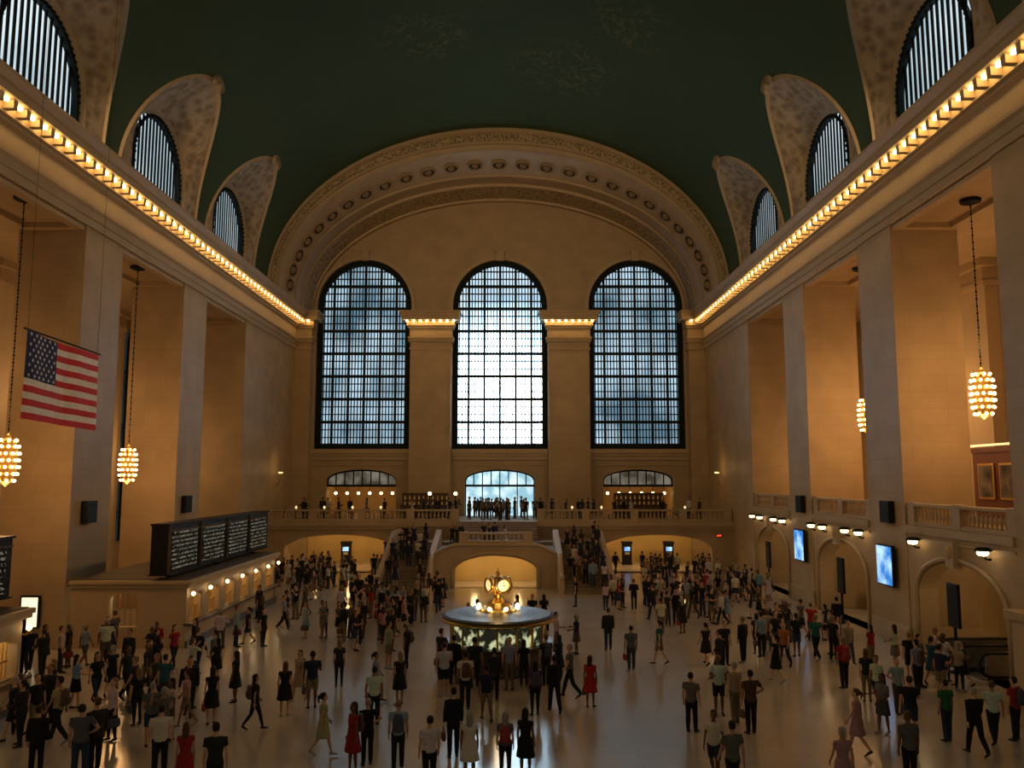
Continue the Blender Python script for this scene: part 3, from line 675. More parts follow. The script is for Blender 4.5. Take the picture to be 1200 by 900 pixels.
# ------------------------------------------------------------------ ticket offices
bm=bmesh.new(); tube(bm,[((0,0,-.15),.03),((.15,0,-.15),.03),((.2,0,-.03),.035)],n=6); sphere_bm(bm,(.2,0,.07),.095,u=10,v=8,mi=1)
wl=bpy.data.meshes.new('wall_lamp'); bm.to_mesh(wl); bm.free(); wl.materials.append(M['brass']); wl.materials.append(M['lamp'])
def office(name,xf,y0,y1,h,lab):
    r=empty('ticket_office',(xf,y0,0)); meta(r,lab,'ticket office','ticket offices')
    def kk(o): o.parent=r; o.matrix_parent_inverse=Matrix.Translation((-xf,-y0,0)); return o
    n=int((y1-y0)/2.2); st=(y1-y0)/n; XB=-18.3
    hs=[(y0+st*k+.4,y0+st*(k+1)-.4,1.05,2.05,.25) for k in range(n)]
    kk(holed('front',y0,y1,0,h,hs,lambda u,v,d:(xf-d,u,v),.35,M['plain']))
    kk(holed('end',XB,xf,0,h,[(xf-3.4,xf-2.1,.9,2.1,.25)],lambda u,v,d:(u,y0+d,v),.35,M['plain']))
    kk(boxes('back',[(XB,xf,y1-.2,y1,0,h)],M['ochre'])); kk(boxes('inner_partition',[(xf-1.6,xf-1.5,y0+.3,y1-.2,0,h)],M['ochre']))
    kk(boxes('ledge',[(XB,xf+.25,y0-.25,y1+.1,h,h+.17),(XB,xf+.15,y0-.15,y1+.1,h-.15,h)],M['plain'],bev=.03))
    kk(boxes('roof',[(XB,xf+.05,y0-.05,y1,h+.17,h+.2)],M['roof']))
    kk(boxes('counter',[(xf-.1,xf+.3,y0,y1,.95,1.05),(xf,xf+.12,y0,y1,0,.3)],M['marble']))
    for k in range(n):
        bm=bmesh.new(); yc=y0+st*(k+.5)
        for q in range(7): abox(bm,xf-.2,xf-.17,yc-.6+q*.2-.012,yc-.6+q*.2+.012,1.05,2.2)
        abox(bm,xf-.21,xf-.16,yc-.65,yc+.65,1.6,1.65)
        kk(mk('grille',bm,M['brass']))
    bm=bmesh.new()
    for q in range(5): abox(bm,xf-3.4+.26*q+.1,xf-3.4+.26*q+.13,y0+.2,y0+.23,.9,2.3)
    kk(mk('grille',bm,M['brass']))
    for k in range(n):
        plight((xf-.8,y0+st*(k+.5),2.3),18,(1,.7,.36),.1)
    plight((xf-2.7,y0+.9,2.3),24,(1,.8,.45),.1)
    for k in range(n+1):
        y=y0+st*k; y=min(max(y,y0+.2),y1-.2)
        o=bpy.data.objects.new('wall_lamp',wl); o.location=(xf+.02,y,h-.5); link(o); meta(o,'small warm globe lamp beside a ticket window','wall lamp','ticket window lamps')
office('a',-13.2,37.2,51.0,2.75,'stone ticket office with arched brass-grilled windows and glowing lamps')
office('b',-14.8,15.0,27.8,3.0,'stone ticket office with brass grilles under a departure board')
def board_mat():
    m=bpy.data.materials.new('flap_text'); nt,N,L=nodes(m); b=N['Principled BSDF']; b.inputs['Base Color'].default_value=(.012,.015,.012,1); b.inputs['Specular IOR Level'].default_value=.1
    g=N.new('ShaderNodeNewGeometry'); s=N.new('ShaderNodeSeparateXYZ'); L.new(g.outputs['Position'],s.inputs[0])
    m1=N.new('ShaderNodeMath'); m1.operation='MULTIPLY'; m1.inputs[1].default_value=5.2; L.new(s.outputs[2],m1.inputs[0])
    fr=N.new('ShaderNodeMath'); fr.operation='FRACT'; L.new(m1.outputs[0],fr.inputs[0])
    gt=N.new('ShaderNodeMath'); gt.operation='GREATER_THAN'; gt.inputs[1].default_value=.5; L.new(fr.outputs[0],gt.inputs[0])
    mp=N.new('ShaderNodeMapping'); mp.inputs['Scale'].default_value=(1,5.5,8); L.new(g.outputs['Position'],mp.inputs[0])
    n=N.new('ShaderNodeTexNoise'); n.inputs['Scale'].default_value=1.3; n.inputs['Detail'].default_value=3; L.new(mp.outputs[0],n.inputs['Vector'])
    g2=N.new('ShaderNodeMath'); g2.operation='GREATER_THAN'; g2.inputs[1].default_value=.5; L.new(n.outputs['Fac'],g2.inputs[0])
    mu=N.new('ShaderNodeMath'); mu.operation='MULTIPLY'; L.new(gt.outputs[0],mu.inputs[0]); L.new(g2.outputs[0],mu.inputs[1])
    ml=N.new('ShaderNodeMath'); ml.operation='MULTIPLY'; ml.inputs[1].default_value=.14; L.new(mu.outputs[0],ml.inputs[0])
    b.inputs['Emission Color'].default_value=(.95,.85,.6,1); L.new(ml.outputs[0],b.inputs['Emission Strength'])
    return m
M['flap']=board_mat()
def board(x,y0,y1,z0,z1,n,zs,th):
    r=boxes('departure_board',[(x-th,x,y0,y1,z0,z1),(x-th-.05,x+.08,y0-.05,y1+.05,z1,z1+.08),(x-th-.05,x+.08,y0-.05,y1+.05,z0-.06,z0)],M['black']); meta(r,'long black departure board with rows of pale text above ticket windows','departure board','departure boards')
    st=(y1-y0)/n
    for k in range(n):
        boxes('panel',[(x,x+.03,y0+k*st+.45,y0+(k+1)*st-.35,z0+.12,z1-.3)],M['flap'],r)
        boxes('panel_frame',[(x,x+.09,y0+k*st+.0,y0+k*st+.1,z0,z1),(x,x+.04,y0+k*st,y0+(k+1)*st,z1-.28,z1-.22)],M['roof'],r)
    for k in range(3): 
        yy=y0+1+k*(y1-y0-3)/2; boxes('support',[(x-.4,x-.2,yy-.1,yy+.1,zs,z0)],M['black'],r)
board(-14.0,36.9,51.8,3.2,5.3,4,2.96,.75); board(-15.6,16,28.1,3.5,5.4,4,3.21,.75)
r=boxes('lit_poster',[(-20.3,-19.45,36.85,36.97,.9,2.3)],M['black']); meta(r,'bright backlit poster case on a stone pier','poster'); boxes('poster_face',[(-20.22,-19.53,36.82,36.85,.98,2.22)],emit('poster_glow',(1,.85,.6),1.2),r)
# ------------------------------------------------------------------ flag
r=empty('flag',(-13.9,25.2,9.2)); meta(r,'large stars and stripes flag hanging flat from thin cables','flag')
H=2.75; Lf=4.55; nx=39; bm=bmesh.new(); G=[]
def fp(i,j): 
    u=i/nx; v=j/13
    return (.05*math.sin(u*9+v*1.2)+.02*math.sin(u*21), u*Lf, v*H-.12*u-.05*math.sin(pi*u)*v)
V=[[bm.verts.new(fp(i,j)) for j in range(14)] for i in range(nx+1)]
for i in range(nx):
    for j in range(13):
        f=bm.faces.new((V[i][j],V[i+1][j],V[i+1][j+1],V[i][j+1])); stripe=12-j
        f.material_index=2 if (stripe<7 and i<nx*.4) else (0 if stripe%2==0 else 1)
mk('cloth',bm,[mat('flag_red',(.62,.035,.04),.8),mat('flag_white',(.9,.86,.82),.8),mat('flag_blue',(.02,.03,.12),.8)],r,True)
bm=bmesh.new()
for row in range(9):
    for c in range(6 if row%2==0 else 5):
        u=(.4*Lf)*((c+.5)/6 if row%2==0 else (c+1)/6); v=H-(7/13*H)*((row+.6)/9.2)
        x,_,zz=fp(u/Lf*nx,v/H*13)
        for sgn in (-1,1):
            c0=(x+.03*sgn,u,zz)
            pts=[(c0[0],c0[1]+(.075 if k%2==0 else .03)*math.sin(pi*k/5),c0[2]+(.075 if k%2==0 else .03)*math.cos(pi*k/5)) for k in range(10)]
            bm.faces.new([bm.verts.new(p) for p in pts])
mk('stars',bm,mat('flag_star',(.8,.78,.75),.8),r)
bm=bmesh.new(); tube(bm,[((0,-.1,H+.03),.03),((0,Lf+.1,H-.09),.03)],n=8); mk('pole',bm,M['dark'],r)
for y in (0.1,Lf-.1):
    bm=bmesh.new(); tube(bm,[((0,y,H),.006),((0,y,21.8),.006)],n=5); mk('cable',bm,M['dark'],r)
# ------------------------------------------------------------------ information booth
BX,BY=.55,33.6; BZ=.88
r=empty('information_booth',(BX,BY,0)); meta(r,'round marble and brass information booth with lit glass and rooftop clock','information booth')
lathe('base',[(2.0,0),(2.0,.15),(1.92,.2),(1.92,1.05),(2.05,1.08),(2.12,1.12),(2.12,1.18),(1.8,1.18)],mat('booth_marble',(.09,.07,.05),.3,var=.4,scale=2),r,48)
lathe('glass_band',[(1.78,1.18),(1.78,2.02)],pane_mat('booth_glow',(.02,.018,.01),(.72,.75,.42),.8,2.6,(.5,.62)),r,48)
for k in range(16):
    a=2*pi*k/16; bm=bmesh.new(); tube(bm,[((1.82*math.cos(a),1.82*math.sin(a),1.16),.05),((1.82*math.cos(a),1.82*math.sin(a),2.05),.05)],n=6); mk('mullion',bm,M['brass'],r)
lathe('roof',[(1.75,2.0),(2.0,2.02),(2.05,2.08),(2.12,2.12),(2.17,2.25),(2.2,2.3),(2.05,2.36),(1.6,2.4),(1.2,2.46),(.75,2.5),(0,2.52)],mat('booth_roof',(.06,.052,.038),.45,.3),r,48)
lathe('roof_band',[(2.18,2.1),(2.23,2.14),(2.23,2.2),(2.18,2.24)],M['brass'],r,48)
lathe('pedestal',[(.75,2.48),(.72,2.6),(.5,2.65),(.45,2.85),(.3,2.95),(.16,3.05),(.14,3.2),(.2,3.25)],M['brass'],r,24)
for k in range(8):
    a=2*pi*(k+.5)/8; bm=bmesh.new(); sphere_bm(bm,(0,0,0),.09,u=10,v=8); mk('lamp_globe',bm,M['lamp'],r,True).location=(.82*math.cos(a),.82*math.sin(a),2.66)
bm=bmesh.new(); sphere_bm(bm,(0,0,3.62),.38,u=20,v=14); tube(bm,[((0,0,3.95),.12),((0,0,4.05),.05),((0,0,4.12),.09),((0,0,4.2),.05),((0,0,4.36),.01)],n=10)
for k in range(4):
    a=pi/4+pi/2*k+.5; tube(bm,[((.36*math.cos(a),.36*math.sin(a),3.22),.07),((.45*math.cos(a),.45*math.sin(a),3.6),.06),((.33*math.cos(a),.33*math.sin(a),3.98),.05)],n=8)
ck=mk('clock',bm,M['brass'],r,True)
for k in range(4):
    a=-pi/2+pi/2*k+.5
    bm=bmesh.new(); lathe_bm(bm,[(0,.05),(.2,.045),(.27,0),(.27,-.05)],24); dl=mk('dial',bm,M['globe'],ck,True)
    nrm=Vector((math.cos(a),math.sin(a),0)); q=nrm.to_track_quat('Z','Y').to_euler(); dl.location=nrm*.38+Vector((0,0,3.62)); dl.rotation_euler=q
    bm=bmesh.new(); lathe_bm(bm,[(.26,0),(.35,0),(.35,.07),(.26,.08),(.26,0)],24); o=mk('bezel',bm,M['brass'],ck,True); o.location=dl.location; o.rotation_euler=q
    bm=bmesh.new(); abox(bm,-.012,.012,-.02,.2,.055,.062); abox(bm,-.02,.12,-.012,.012,.055,.062)
    for t in range(12):
        b=pi/6*t; abox(bm,.22*math.cos(b)-.012,.22*math.cos(b)+.012,.22*math.sin(b)-.012,.22*math.sin(b)+.012,.045,.055)
    o=mk('hands',bm,M['black'],ck); o.location=dl.location; o.rotation_euler=q
r.scale=(1.02,1.02,BZ)
plight((BX,BY-1.1,2.95),30,(1,.68,.3),.15)

# ------------------------------------------------------------------ PEOPLE
def info_mat(name,kind,cols=None,rough=.8):
    m=bpy.data.materials.new(name); nt,N,L=nodes(m); b=N['Principled BSDF']; b.inputs['Roughness'].default_value=rough; b.inputs['Specular IOR Level'].default_value=.2
    oi=N.new('ShaderNodeObjectInfo')
    if kind=='color': src=oi.outputs['Color']
    else:
        cr=N.new('ShaderNodeValToRGB'); cr.color_ramp.interpolation='CONSTANT'; e=cr.color_ramp.elements
        e[0].color=(*cols[0],1); e[1].position=1/len(cols); e[1].color=(*cols[1],1)
        for i,c in enumerate(cols[2:],2):
            x=e.new(i/len(cols)); x.color=(*c,1)
        L.new(oi.outputs['Random'],cr.inputs[0]); src=cr.outputs[0]
    n=N.new('ShaderNodeTexNoise'); n.inputs['Scale'].default_value=9; n.inputs['Detail'].default_value=3
    tc=N.new('ShaderNodeTexCoord'); L.new(tc.outputs['Object'],n.inputs['Vector'])
    r_=N.new('ShaderNodeMapRange'); r_.inputs[3].default_value=.75; r_.inputs[4].default_value=1.2; L.new(n.outputs['Fac'],r_.inputs[0])
    v=N.new('ShaderNodeVectorMath'); v.operation='SCALE'; L.new(src,v.inputs[0]); L.new(r_.outputs[0],v.inputs['Scale']); L.new(v.outputs[0],b.inputs['Base Color'])
    return m
MS=info_mat('skin','r',[(.50,.29,.19),(.42,.23,.14),(.55,.34,.24),(.30,.16,.09),(.48,.27,.17),(.14,.07,.04)],.55)
MH=info_mat('hair','r',[(.015,.01,.008),(.04,.02,.01),(.08,.045,.02),(.02,.013,.01),(.2,.13,.06),(.012,.01,.01),(.25,.24,.22)],.6)
MG=info_mat('garment','color')
MP=info_mat('lower_garment','r',[(.015,.017,.028),(.02,.02,.02),(.025,.037,.075),(.17,.135,.09),(.012,.012,.012),(.035,.05,.09),(.07,.065,.06)])
MSh=info_mat('shoe_leather','r',[(.02,.015,.012),(.03,.02,.012),(.3,.3,.3),(.015,.015,.015)],.5)
ME=mat('eye_dark',(.02,.012,.01),.3); ML=mat('lip',(.3,.1,.08),.5)
def ev(bm,voxel,sm=2):
    me=bpy.data.meshes.new('tmp'); bm.to_mesh(me); bm.free(); o=bpy.data.objects.new('tmp',me); COL.objects.link(o)
    md=o.modifiers.new('r','REMESH'); md.mode='VOXEL'; md.voxel_size=voxel; md.use_smooth_shade=True
    if sm: s=o.modifiers.new('s','SMOOTH'); s.iterations=sm; s.factor=.4
    dg=bpy.context.evaluated_depsgraph_get(); dg.update(); out=bpy.data.meshes.new_from_object(o.evaluated_get(dg)); out.materials.clear()
    bpy.data.objects.remove(o); bpy.data.meshes.remove(me)
    return out
def decim(me,ratio):
    o=bpy.data.objects.new('tmp',me); COL.objects.link(o); md=o.modifiers.new('d','DECIMATE'); md.ratio=ratio
    dg=bpy.context.evaluated_depsgraph_get(); dg.update(); out=bpy.data.meshes.new_from_object(o.evaluated_get(dg)); bpy.data.objects.remove(o); return out
POSE={
 'stand':dict(l=((.05,.02),(-.04,.03)),a=(((.14,.02,-1),(.06,.18,-1)),((.16,-.03,-1),(.05,.12,-1)))),
 'walk':dict(l=((.34,.12),(-.24,.4)),a=(((.14,-.3,-1),(.06,.0,-1)),((.14,.28,-1),(.05,.6,-1)))),
 'walkm':dict(l=((-.22,.38),(.3,.1)),a=(((.14,.26,-1),(.04,.6,-1)),((.14,-.28,-1),(.06,.02,-1)))),
 'phone':dict(l=((.06,.05),(-.05,.02)),a=(((.2,.15,-1),(-.25,1,.25)),((.15,.0,-1),(.05,.15,-1)))),
 'hip':dict(l=((.1,.08),(-.02,.0)),a=(((.75,-.1,-.9),(-.75,.35,-.45)),((.16,0,-1),(.05,.15,-1)))),
 'photo':dict(l=((.04,.0),(-.06,.03)),a=(((.25,.8,-.5),(-.35,.6,.9)),((.25,.8,-.5),(-.35,.6,.9)))),
 'gesture':dict(l=((.12,.06),(-.08,.05)),a=(((.2,.25,-1),(.25,1,-.05)),((.2,.05,-1),(-.1,.9,-.25)))),
}
def person_parts(pose,sex,outfit,hairk):
    P=POSE[pose]; f=sex=='F'; sh=.165 if f else .19; hipx=.095; wa=.86 if f else 1; hp=1.03 if f else .97
    torso=[(.84,.12*hp,.09),(.89,.165*hp,.115),(.97,.168*hp,.112),(1.07,.145*wa,.098),(1.18,.152*wa*1.02,.105),(1.30,.17*(.94 if f else 1.03),.12),(1.39,.165*(.92 if f else 1.08),.105),(1.445,.10,.07),(1.49,.056,.058),(1.55,.052,.056)]
    head=[(1.515,.03,.035,.035),(1.535,.048,.062,.028),(1.57,.06,.082,.02),(1.62,.072,.095,.008),(1.67,.077,.1,0),(1.71,.072,.094,-.002),(1.742,.052,.066,-.004),(1.76,.02,.025,-.005)]
    L=[]
    for i,sx in enumerate((1,-1)):
        a,b=P['l'][i]; hp_=Vector((sx*hipx,0,.9)); kn=hp_+Vector((sx*.012,math.sin(a),-math.cos(a)))*.42
        c=a-b; an=kn+Vector((sx*.005,math.sin(c),-math.cos(c)))*.40
        fp=-max(0,-c)*.9
        fd=Vector((sx*.12,math.cos(fp),math.sin(fp))).normalized()
        L.append((hp_,kn,an,fd))
    A=[]
    for i,sx in enumerate((1,-1)):
        u,fo=P['a'][i]; u=Vector((u[0]*sx,u[1],u[2])).normalized(); fo=Vector((fo[0]*sx,fo[1],fo[2])).normalized()
        s=Vector((sx*sh,0,1.415)); e=s+u*.29; w=e+fo*.25; A.append((s,e,w,fo,sx))
    out={}
    bm=bmesh.new()
    tube(bm,[((0,0,z),rx,ry) for z,rx,ry in torso],n=16)
    tube(bm,[((0,y,z),rx,ry) for z,rx,ry,y in head],n=16)
    tube(bm,[((0,.085,1.66),.012),((0,.108,1.625),.018),((0,.09,1.608),.016)],n=8)
    for sx in (-1,1): sphere_bm(bm,(sx*.08,-.005,1.635),.03,.45,.8,1.15,u=8,v=6)
    for h,k,a,fd in L:
        tube(bm,[(h+Vector((0,0,.04)),.085),(h.lerp(k,.25),.083),(h.lerp(k,.7),.06),(k,.053),(k.lerp(a,.3),.055),(k.lerp(a,.75),.037),(a,.032),(a-Vector((0,0,.05)),.03)],n=12)
        tube(bm,[(a-fd*.05-Vector((0,0,.055)),.03,.03),(a+fd*.05-Vector((0,0,.045)),.038,.03),(a+fd*.17-Vector((0,0,.065)),.035,.015)],n=10)
    ar=.84 if f else 1
    for s,e,w,fo,sx in A:
        tube(bm,[(s-Vector((sx*.05,0,.0)),.05),(s,.056*ar),(s.lerp(e,.35),.048*ar),(e,.038*ar),(e.lerp(w,.3),.039*ar),(w,.026*ar),(w+fo*.02,.026)],n=12)
    body=ev(bm,.017)
    bm=bmesh.new(); bm.from_mesh(body)
    for fc in bm.faces: fc.smooth=True
    for s,e,w,fo,sx in A:
        fwd=Vector((0,1,0)) if abs(fo.y)<.75 else Vector((sx*-.4,0,1)); wd=(fwd-fo*fwd.dot(fo)).normalized(); nm=fo.cross(wd); 
        if nm.x*sx>0: nm=-nm
        tube(bm,[(w,.026,.02),(w+fo*.03,.036,.016),(w+fo*.085,.04,.013),(w+fo*.1,.034,.009)],wd,10)
        for q,(o_,ln) in enumerate(((.03,.068),(.01,.078),(-.011,.072),(-.031,.056))):
            b0=w+fo*.085+wd*o_; k1=b0+fo*ln*.5+nm*.006; k2=k1+(fo*.8+nm*.6)*ln*.3; k3=k2+(fo*.5+nm*.85)*ln*.25
            tube(bm,[(b0,.009),(k1,.0085),(k2,.0075),(k3,.005)],wd,6)
        b0=w+fo*.03+wd*.028; tube(bm,[(b0,.011),(b0+wd*.028+fo*.022,.010),(b0+wd*.036+fo*.05+nm*.008,.007)],nm,6)
    for sx in (-1,1): sphere_bm(bm,(sx*.031,.087,1.652),.011,1.3,.7,.8,u=8,v=6,mi=1)
    sphere_bm(bm,(0,.093,1.583),.016,1.5,.5,.35,u=8,v=6,mi=2)
    bm.to_mesh(body); bm.free(); body.materials.append(MS); body.materials.append(ME); body.materials.append(ML); out['body']=body
    inf=.014
    long_=outfit in('suit',)
    bm=bmesh.new()
    if outfit=='dress':
        tl=[(.98,.185*hp,.135),(1.07,.155*wa,.112)]+[(z,rx+inf,ry+inf) for z,rx,ry in torso[4:7]]+[(1.44,.11,.08)]
        sk=[(.52,.26,.22),(.6,.25,.21),(.75,.225,.18),(.9,.2,.15)]
        tube(bm,[((0,0,z),rx,ry) for z,rx,ry in sk+tl],n=20)
    elif outfit=='skirt':
        tube(bm,[((0,0,z),rx+inf,ry+inf) for z,rx,ry in torso[2:7]]+[((0,0,1.45),.108,.078)],n=16)
    else:
        hem=[(.82 if outfit=='suit' else .88,.178,.128)]
        tube(bm,[((0,0,z),rx,ry) for z,rx,ry in hem]+[((0,0,z),rx+inf+(.006 if long_ else 0),ry+inf+.004) for z,rx,ry in torso[2:7]]+[((0,0,1.455),.10,.075),((0,0,1.475),.075,.068)],n=16)
    for s,e,w,fo,sx in A:
        q=[(s-Vector((sx*.06,0,.0)),.055),(s,.07*ar),(s.lerp(e,.35),.063*ar)]
        if long_: q+=[(e,.055),(e.lerp(w,.3),.052),(w,.038)]
        elif outfit!='dress': q+=[(s.lerp(e,.6),.06*ar)]
        tube(bm,q,n=12)
    out['dress' if outfit=='dress' else ('jacket' if long_ else 'shirt')]=ev(bm,.02)
    bm=bmesh.new()
    if outfit in('shirt','suit','shorts','fem'):
        tube(bm,[((0,0,.83),.15*hp,.1),((0,0,.89),.18*hp,.128),((0,0,.97),.18*hp,.123),((0,0,1.03),.158*wa,.112)],n=16)
        for h,k,a,fd in L:
            if outfit=='shorts': q=[(h+Vector((0,0,.03)),.098),(h.lerp(k,.4),.09),(h.lerp(k,.85),.082)]
            else:
                z=.8 if outfit=='fem' else 1
                q=[(h+Vector((0,0,.03)),.098),(h.lerp(k,.4),.086),(k,.068*(.92 if z<1 else 1.05)),(k.lerp(a,.3),.066*(.92 if z<1 else 1.1)),(a+Vector((0,0,.03)),.042 if z<1 else .058),(a-Vector((0,0,.02)),.042 if z<1 else .06)]
            tube(bm,q,n=12)
        out['shorts' if outfit=='shorts' else 'trousers']=ev(bm,.02)
    elif outfit=='skirt':
        tube(bm,[((0,0,.55),.22,.19),((0,0,.7),.21,.165),((0,0,.88),.19,.135),((0,0,.97),.184,.128),((0,0,1.04),.155*wa,.112)],n=18); out['skirt']=ev(bm,.02)
    else: bm.free()
    bm=bmesh.new()
    for h,k,a,fd in L:
        tube(bm,[(a-fd*.065-Vector((0,0,.05)),.03,.035),(a-fd*.02-Vector((0,0,.045)),.042,.046),(a+fd*.06-Vector((0,0,.052)),.046,.038),(a+fd*.14-Vector((0,0,.066)),.047,.024),(a+fd*.2-Vector((0,0,.07)),.03,.017)],(1,0,0),12)
    out['shoes']=ev(bm,.014,1)
    bm=bmesh.new()
    if hairk=='short':
        tube(bm,[((0,-.035,1.58),.062,.062),((0,-.03,1.64),.08,.078),((0,-.018,1.69),.085,.098),((0,-.01,1.735),.07,.085),((0,-.008,1.77),.035,.04)],n=14)
    elif hairk=='long':
        tube(bm,[((0,-.09,1.36),.05,.02),((0,-.085,1.45),.085,.035),((0,-.06,1.55),.092,.055),((0,-.04,1.64),.092,.085),((0,-.02,1.70),.088,.103),((0,-.01,1.745),.07,.085),((0,-.008,1.78),.03,.04)],n=14)
    else:
        tube(bm,[((0,-.04,1.58),.07,.065),((0,-.03,1.64),.085,.083),((0,-.018,1.70),.086,.1),((0,-.01,1.745),.07,.085),((0,-.008,1.775),.03,.04)],n=14)
        tube(bm,[((0,-.12,1.7),.03),((0,-.16,1.66),.035),((0,-.15,1.55),.028),((0,-.13,1.46),.012)],n=8)
    out['hair']=ev(bm,.014)
    zmin=min(v.co.z for v in out['shoes'].vertices)
    for k,me in out.items():
        if k!='body': me.materials.append({'hair':MH,'shoes':MSh,'trousers':MP,'shorts':MP,'skirt':MP}.get(k,MG))
        for v in me.vertices: v.co.z-=zmin
        for p in me.polygons: p.use_smooth=True
        me.name='person_'+k
    bm=bmesh.new(); mm=[MS,ME,ML]
    bm.from_mesh(out['body'])
    for k,me in out.items():
        if k=='body': continue
        n0=len(bm.faces); bm.from_mesh(me); bm.faces.ensure_lookup_table(); mm.append(me.materials[0])
        for i in range(n0,len(bm.faces)): bm.faces[i].material_index=len(mm)-1
    g=bpy.data.meshes.new('person'); bm.to_mesh(g); bm.free()
    for m_ in mm: g.materials.append(m_)
    for p in g.polygons: p.use_smooth=True
    out['_m']=g
    return out
TD=[('stand','M','shirt','short'),('walk','M','shirt','short'),('walkm','M','suit','short'),('phone','M','shorts','short'),('hip','M','shirt','short'),('photo','M','shirt','short'),('gesture','M','suit','short'),('walkm','M','shorts','short'),
    ('stand','F','dress','long'),('walk','F','dress','tail'),('stand','F','fem','long'),('walkm','F','shorts','tail'),('phone','F','fem','long'),('gesture','F','skirt','long'),('walk','F','fem','long'),('stand','M','suit','short')]
T=[person_parts(*t) for t in TD]
PT={'stand':'standing','walk':'walking','walkm':'walking','phone':'holding a phone','hip':'hand on hip','photo':'taking a photo','gesture':'gesturing'}
OT={'shirt':('shirt','trousers'),'suit':('jacket','trousers'),'shorts':('T-shirt','shorts'),'dress':('dress',''),'fem':('top','slim trousers'),'skirt':('top','skirt')}
COLS={'white':(.48,.465,.44),'black':(.011,.011,.013),'navy blue':(.013,.018,.045),'grey':(.10,.10,.10),'light blue':(.19,.27,.37),'red':(.3,.018,.018),'teal':(.022,.10,.11),'green':(.018,.12,.04),'beige':(.31,.25,.18),'pink':(.36,.18,.20),'brown':(.065,.038,.024),'dark':(.02,.02,.024),'purple':(.06,.03,.09),'orange':(.3,.11,.035)}
LOWC={'dark':(.012,.014,.019),'black':(.008,.008,.009),'blue denim':(.022,.036,.075),'khaki':(.16,.125,.08),'grey':(.045,.045,.045)}
CK=['white']*6+['black']*10+['navy blue']*4+['grey']*4+['light blue']*3+['red']*1+['teal']+['beige']*2+['pink']+['brown']*2+['dark']*10
placed=[]
specs=[]
def ok(p,d=.6):
    for q in placed:
        if abs(q.z-p.z)<.8 and (q.x-p.x)**2+(q.y-p.y)**2<d*d: return False
    if p.z<.1:
        if math.hypot(p.x-BX,p.y-BY)<2.65: return False
        if p.x<-12.4 and 36.5<p.y<51.4: return False
        if p.x<-14.0 and p.y<28.6: return False
        if abs(p.x)<8.7 and p.y>52.6: return False
        if abs(p.x)>17.4 or p.y>65.3: return False
        if p.x>15.9 and p.y<26.8: return False
    return True
def add(p,t,c,low=None,yaw=None,force=False):
    if not force and not ok(p): return False
    placed.append(p.copy()); specs.append((p,t,c,low or random.choice(['dark','black','blue denim','khaki','grey','dark','black']),random.uniform(0,2*pi) if yaw is None else yaw)); return True
HP=[(413,905,8,'red','dark',2.2),(430,897,4,'black','dark',.3),(378,886,9,'beige','dark',-1.2),(438,850,0,'white','dark',.2),(466,903,0,'light blue','dark',.1),(503,925,0,'white','black',.5),
(531,888,15,'black','dark',.2),(550,915,8,'white','dark',.1),(592,913,10,'grey','dark',.0),(616,911,8,'black','black',-.3),(247,849,8,'black','black',.4),(275,823,8,'black','black',1.4),(298,856,14,'black','black',-1.0),(333,839,8,'black','black',.2),
(365,830,3,'navy blue','khaki',.3),(811,858,0,'grey','black',-.6),(843,838,3,'white','black',3.0),(862,848,0,'beige','khaki',.4),(881,860,4,'brown','dark',.2),(843,797,2,'dark','black',1.2),(990,807,0,'red','dark',.2),(1069,869,3,'black','blue denim',-.2),
(1006,884,9,'pink','dark',1.0),(1036,860,13,'grey','grey',2.0),(1076,812,0,'light blue','dark',.5),(1111,869,0,'green','blue denim',.2),(1145,886,2,'black','black',.1),(1166,872,1,'white','dark',-.2),(1192,868,4,'red','dark',.4),(1068,925,0,'grey','dark',.1),
(990,942,9,'pink','dark',.1),(860,940,1,'grey','dark',.2),(838,915,11,'white','blue denim',2.7),(773,779,11,'teal','dark',1.1),(740,786,0,'grey','grey',.2),(713,762,15,'dark','black',.1),(545,832,0,'white','dark',.2),(570,846,7,'navy blue','khaki',.2),
(597,808,0,'light blue','khaki',3.0),(579,822,15,'dark','black',.1),(627,838,10,'purple','black',.2),(650,836,2,'black','black',.2),(692,829,8,'red','dark',-.4),(668,818,1,'grey','dark',1.5),(520,816,3,'white','dark',.3),(468,826,8,'black','black',.6),
(440,822,9,'light blue','dark',-1.4),(41,912,15,'black','black',.2),(66,872,1,'beige','dark',1.5),(92,915,4,'grey','blue denim',.1),(130,868,12,'white','dark',2.5),(110,905,15,'dark','black',1.0),(217,852,11,'pink','khaki',1.8),(186,912,0,'white','dark',.3),
(215,935,8,'red','dark',.2),(250,945,0,'dark','dark',.2),(176,875,3,'grey','blue denim',.3),(132,768,0,'grey','dark',1.2),(79,782,10,'dark','dark',2.2),(55,852,0,'dark','black',3.0),(20,860,15,'dark','black',.4),
(198,868,10,'white','khaki',2.4),(160,850,12,'black','dark',.8),(957,774,1,'teal','dark',.3),(920,783,1,'orange','dark',2.4),(910,800,9,'black','dark',.9),(893,770,0,'light blue','dark',.2),(1050,785,13,'white','dark',.4),(1098,790,4,'white','blue denim',1.2),
(1130,782,1,'white','khaki',2.6),(1170,770,5,'dark','dark',1.2),(1100,770,12,'pink','dark',1.9),(775,745,0,'white','dark',.2),(800,742,8,'dark','dark',.2),(397,805,10,'dark','dark',.2),(350,822,9,'beige','dark',2.8),
(532,802,15,'black','black',-.4),(556,808,0,'dark','dark',.1),(614,806,10,'black','dark',-.1),(640,803,0,'dark','dark',.4),(655,798,8,'navy blue','dark',.8),(517,796,4,'dark','dark',-.7)]
for px,py,t,c,l,y in HP:
    p=floor_pt(px,py)
    if p.x>18 or p.x<-18.2 or (p.x<-13.9 and p.y<28.7): continue
    add(p,t,c,l,y,True)
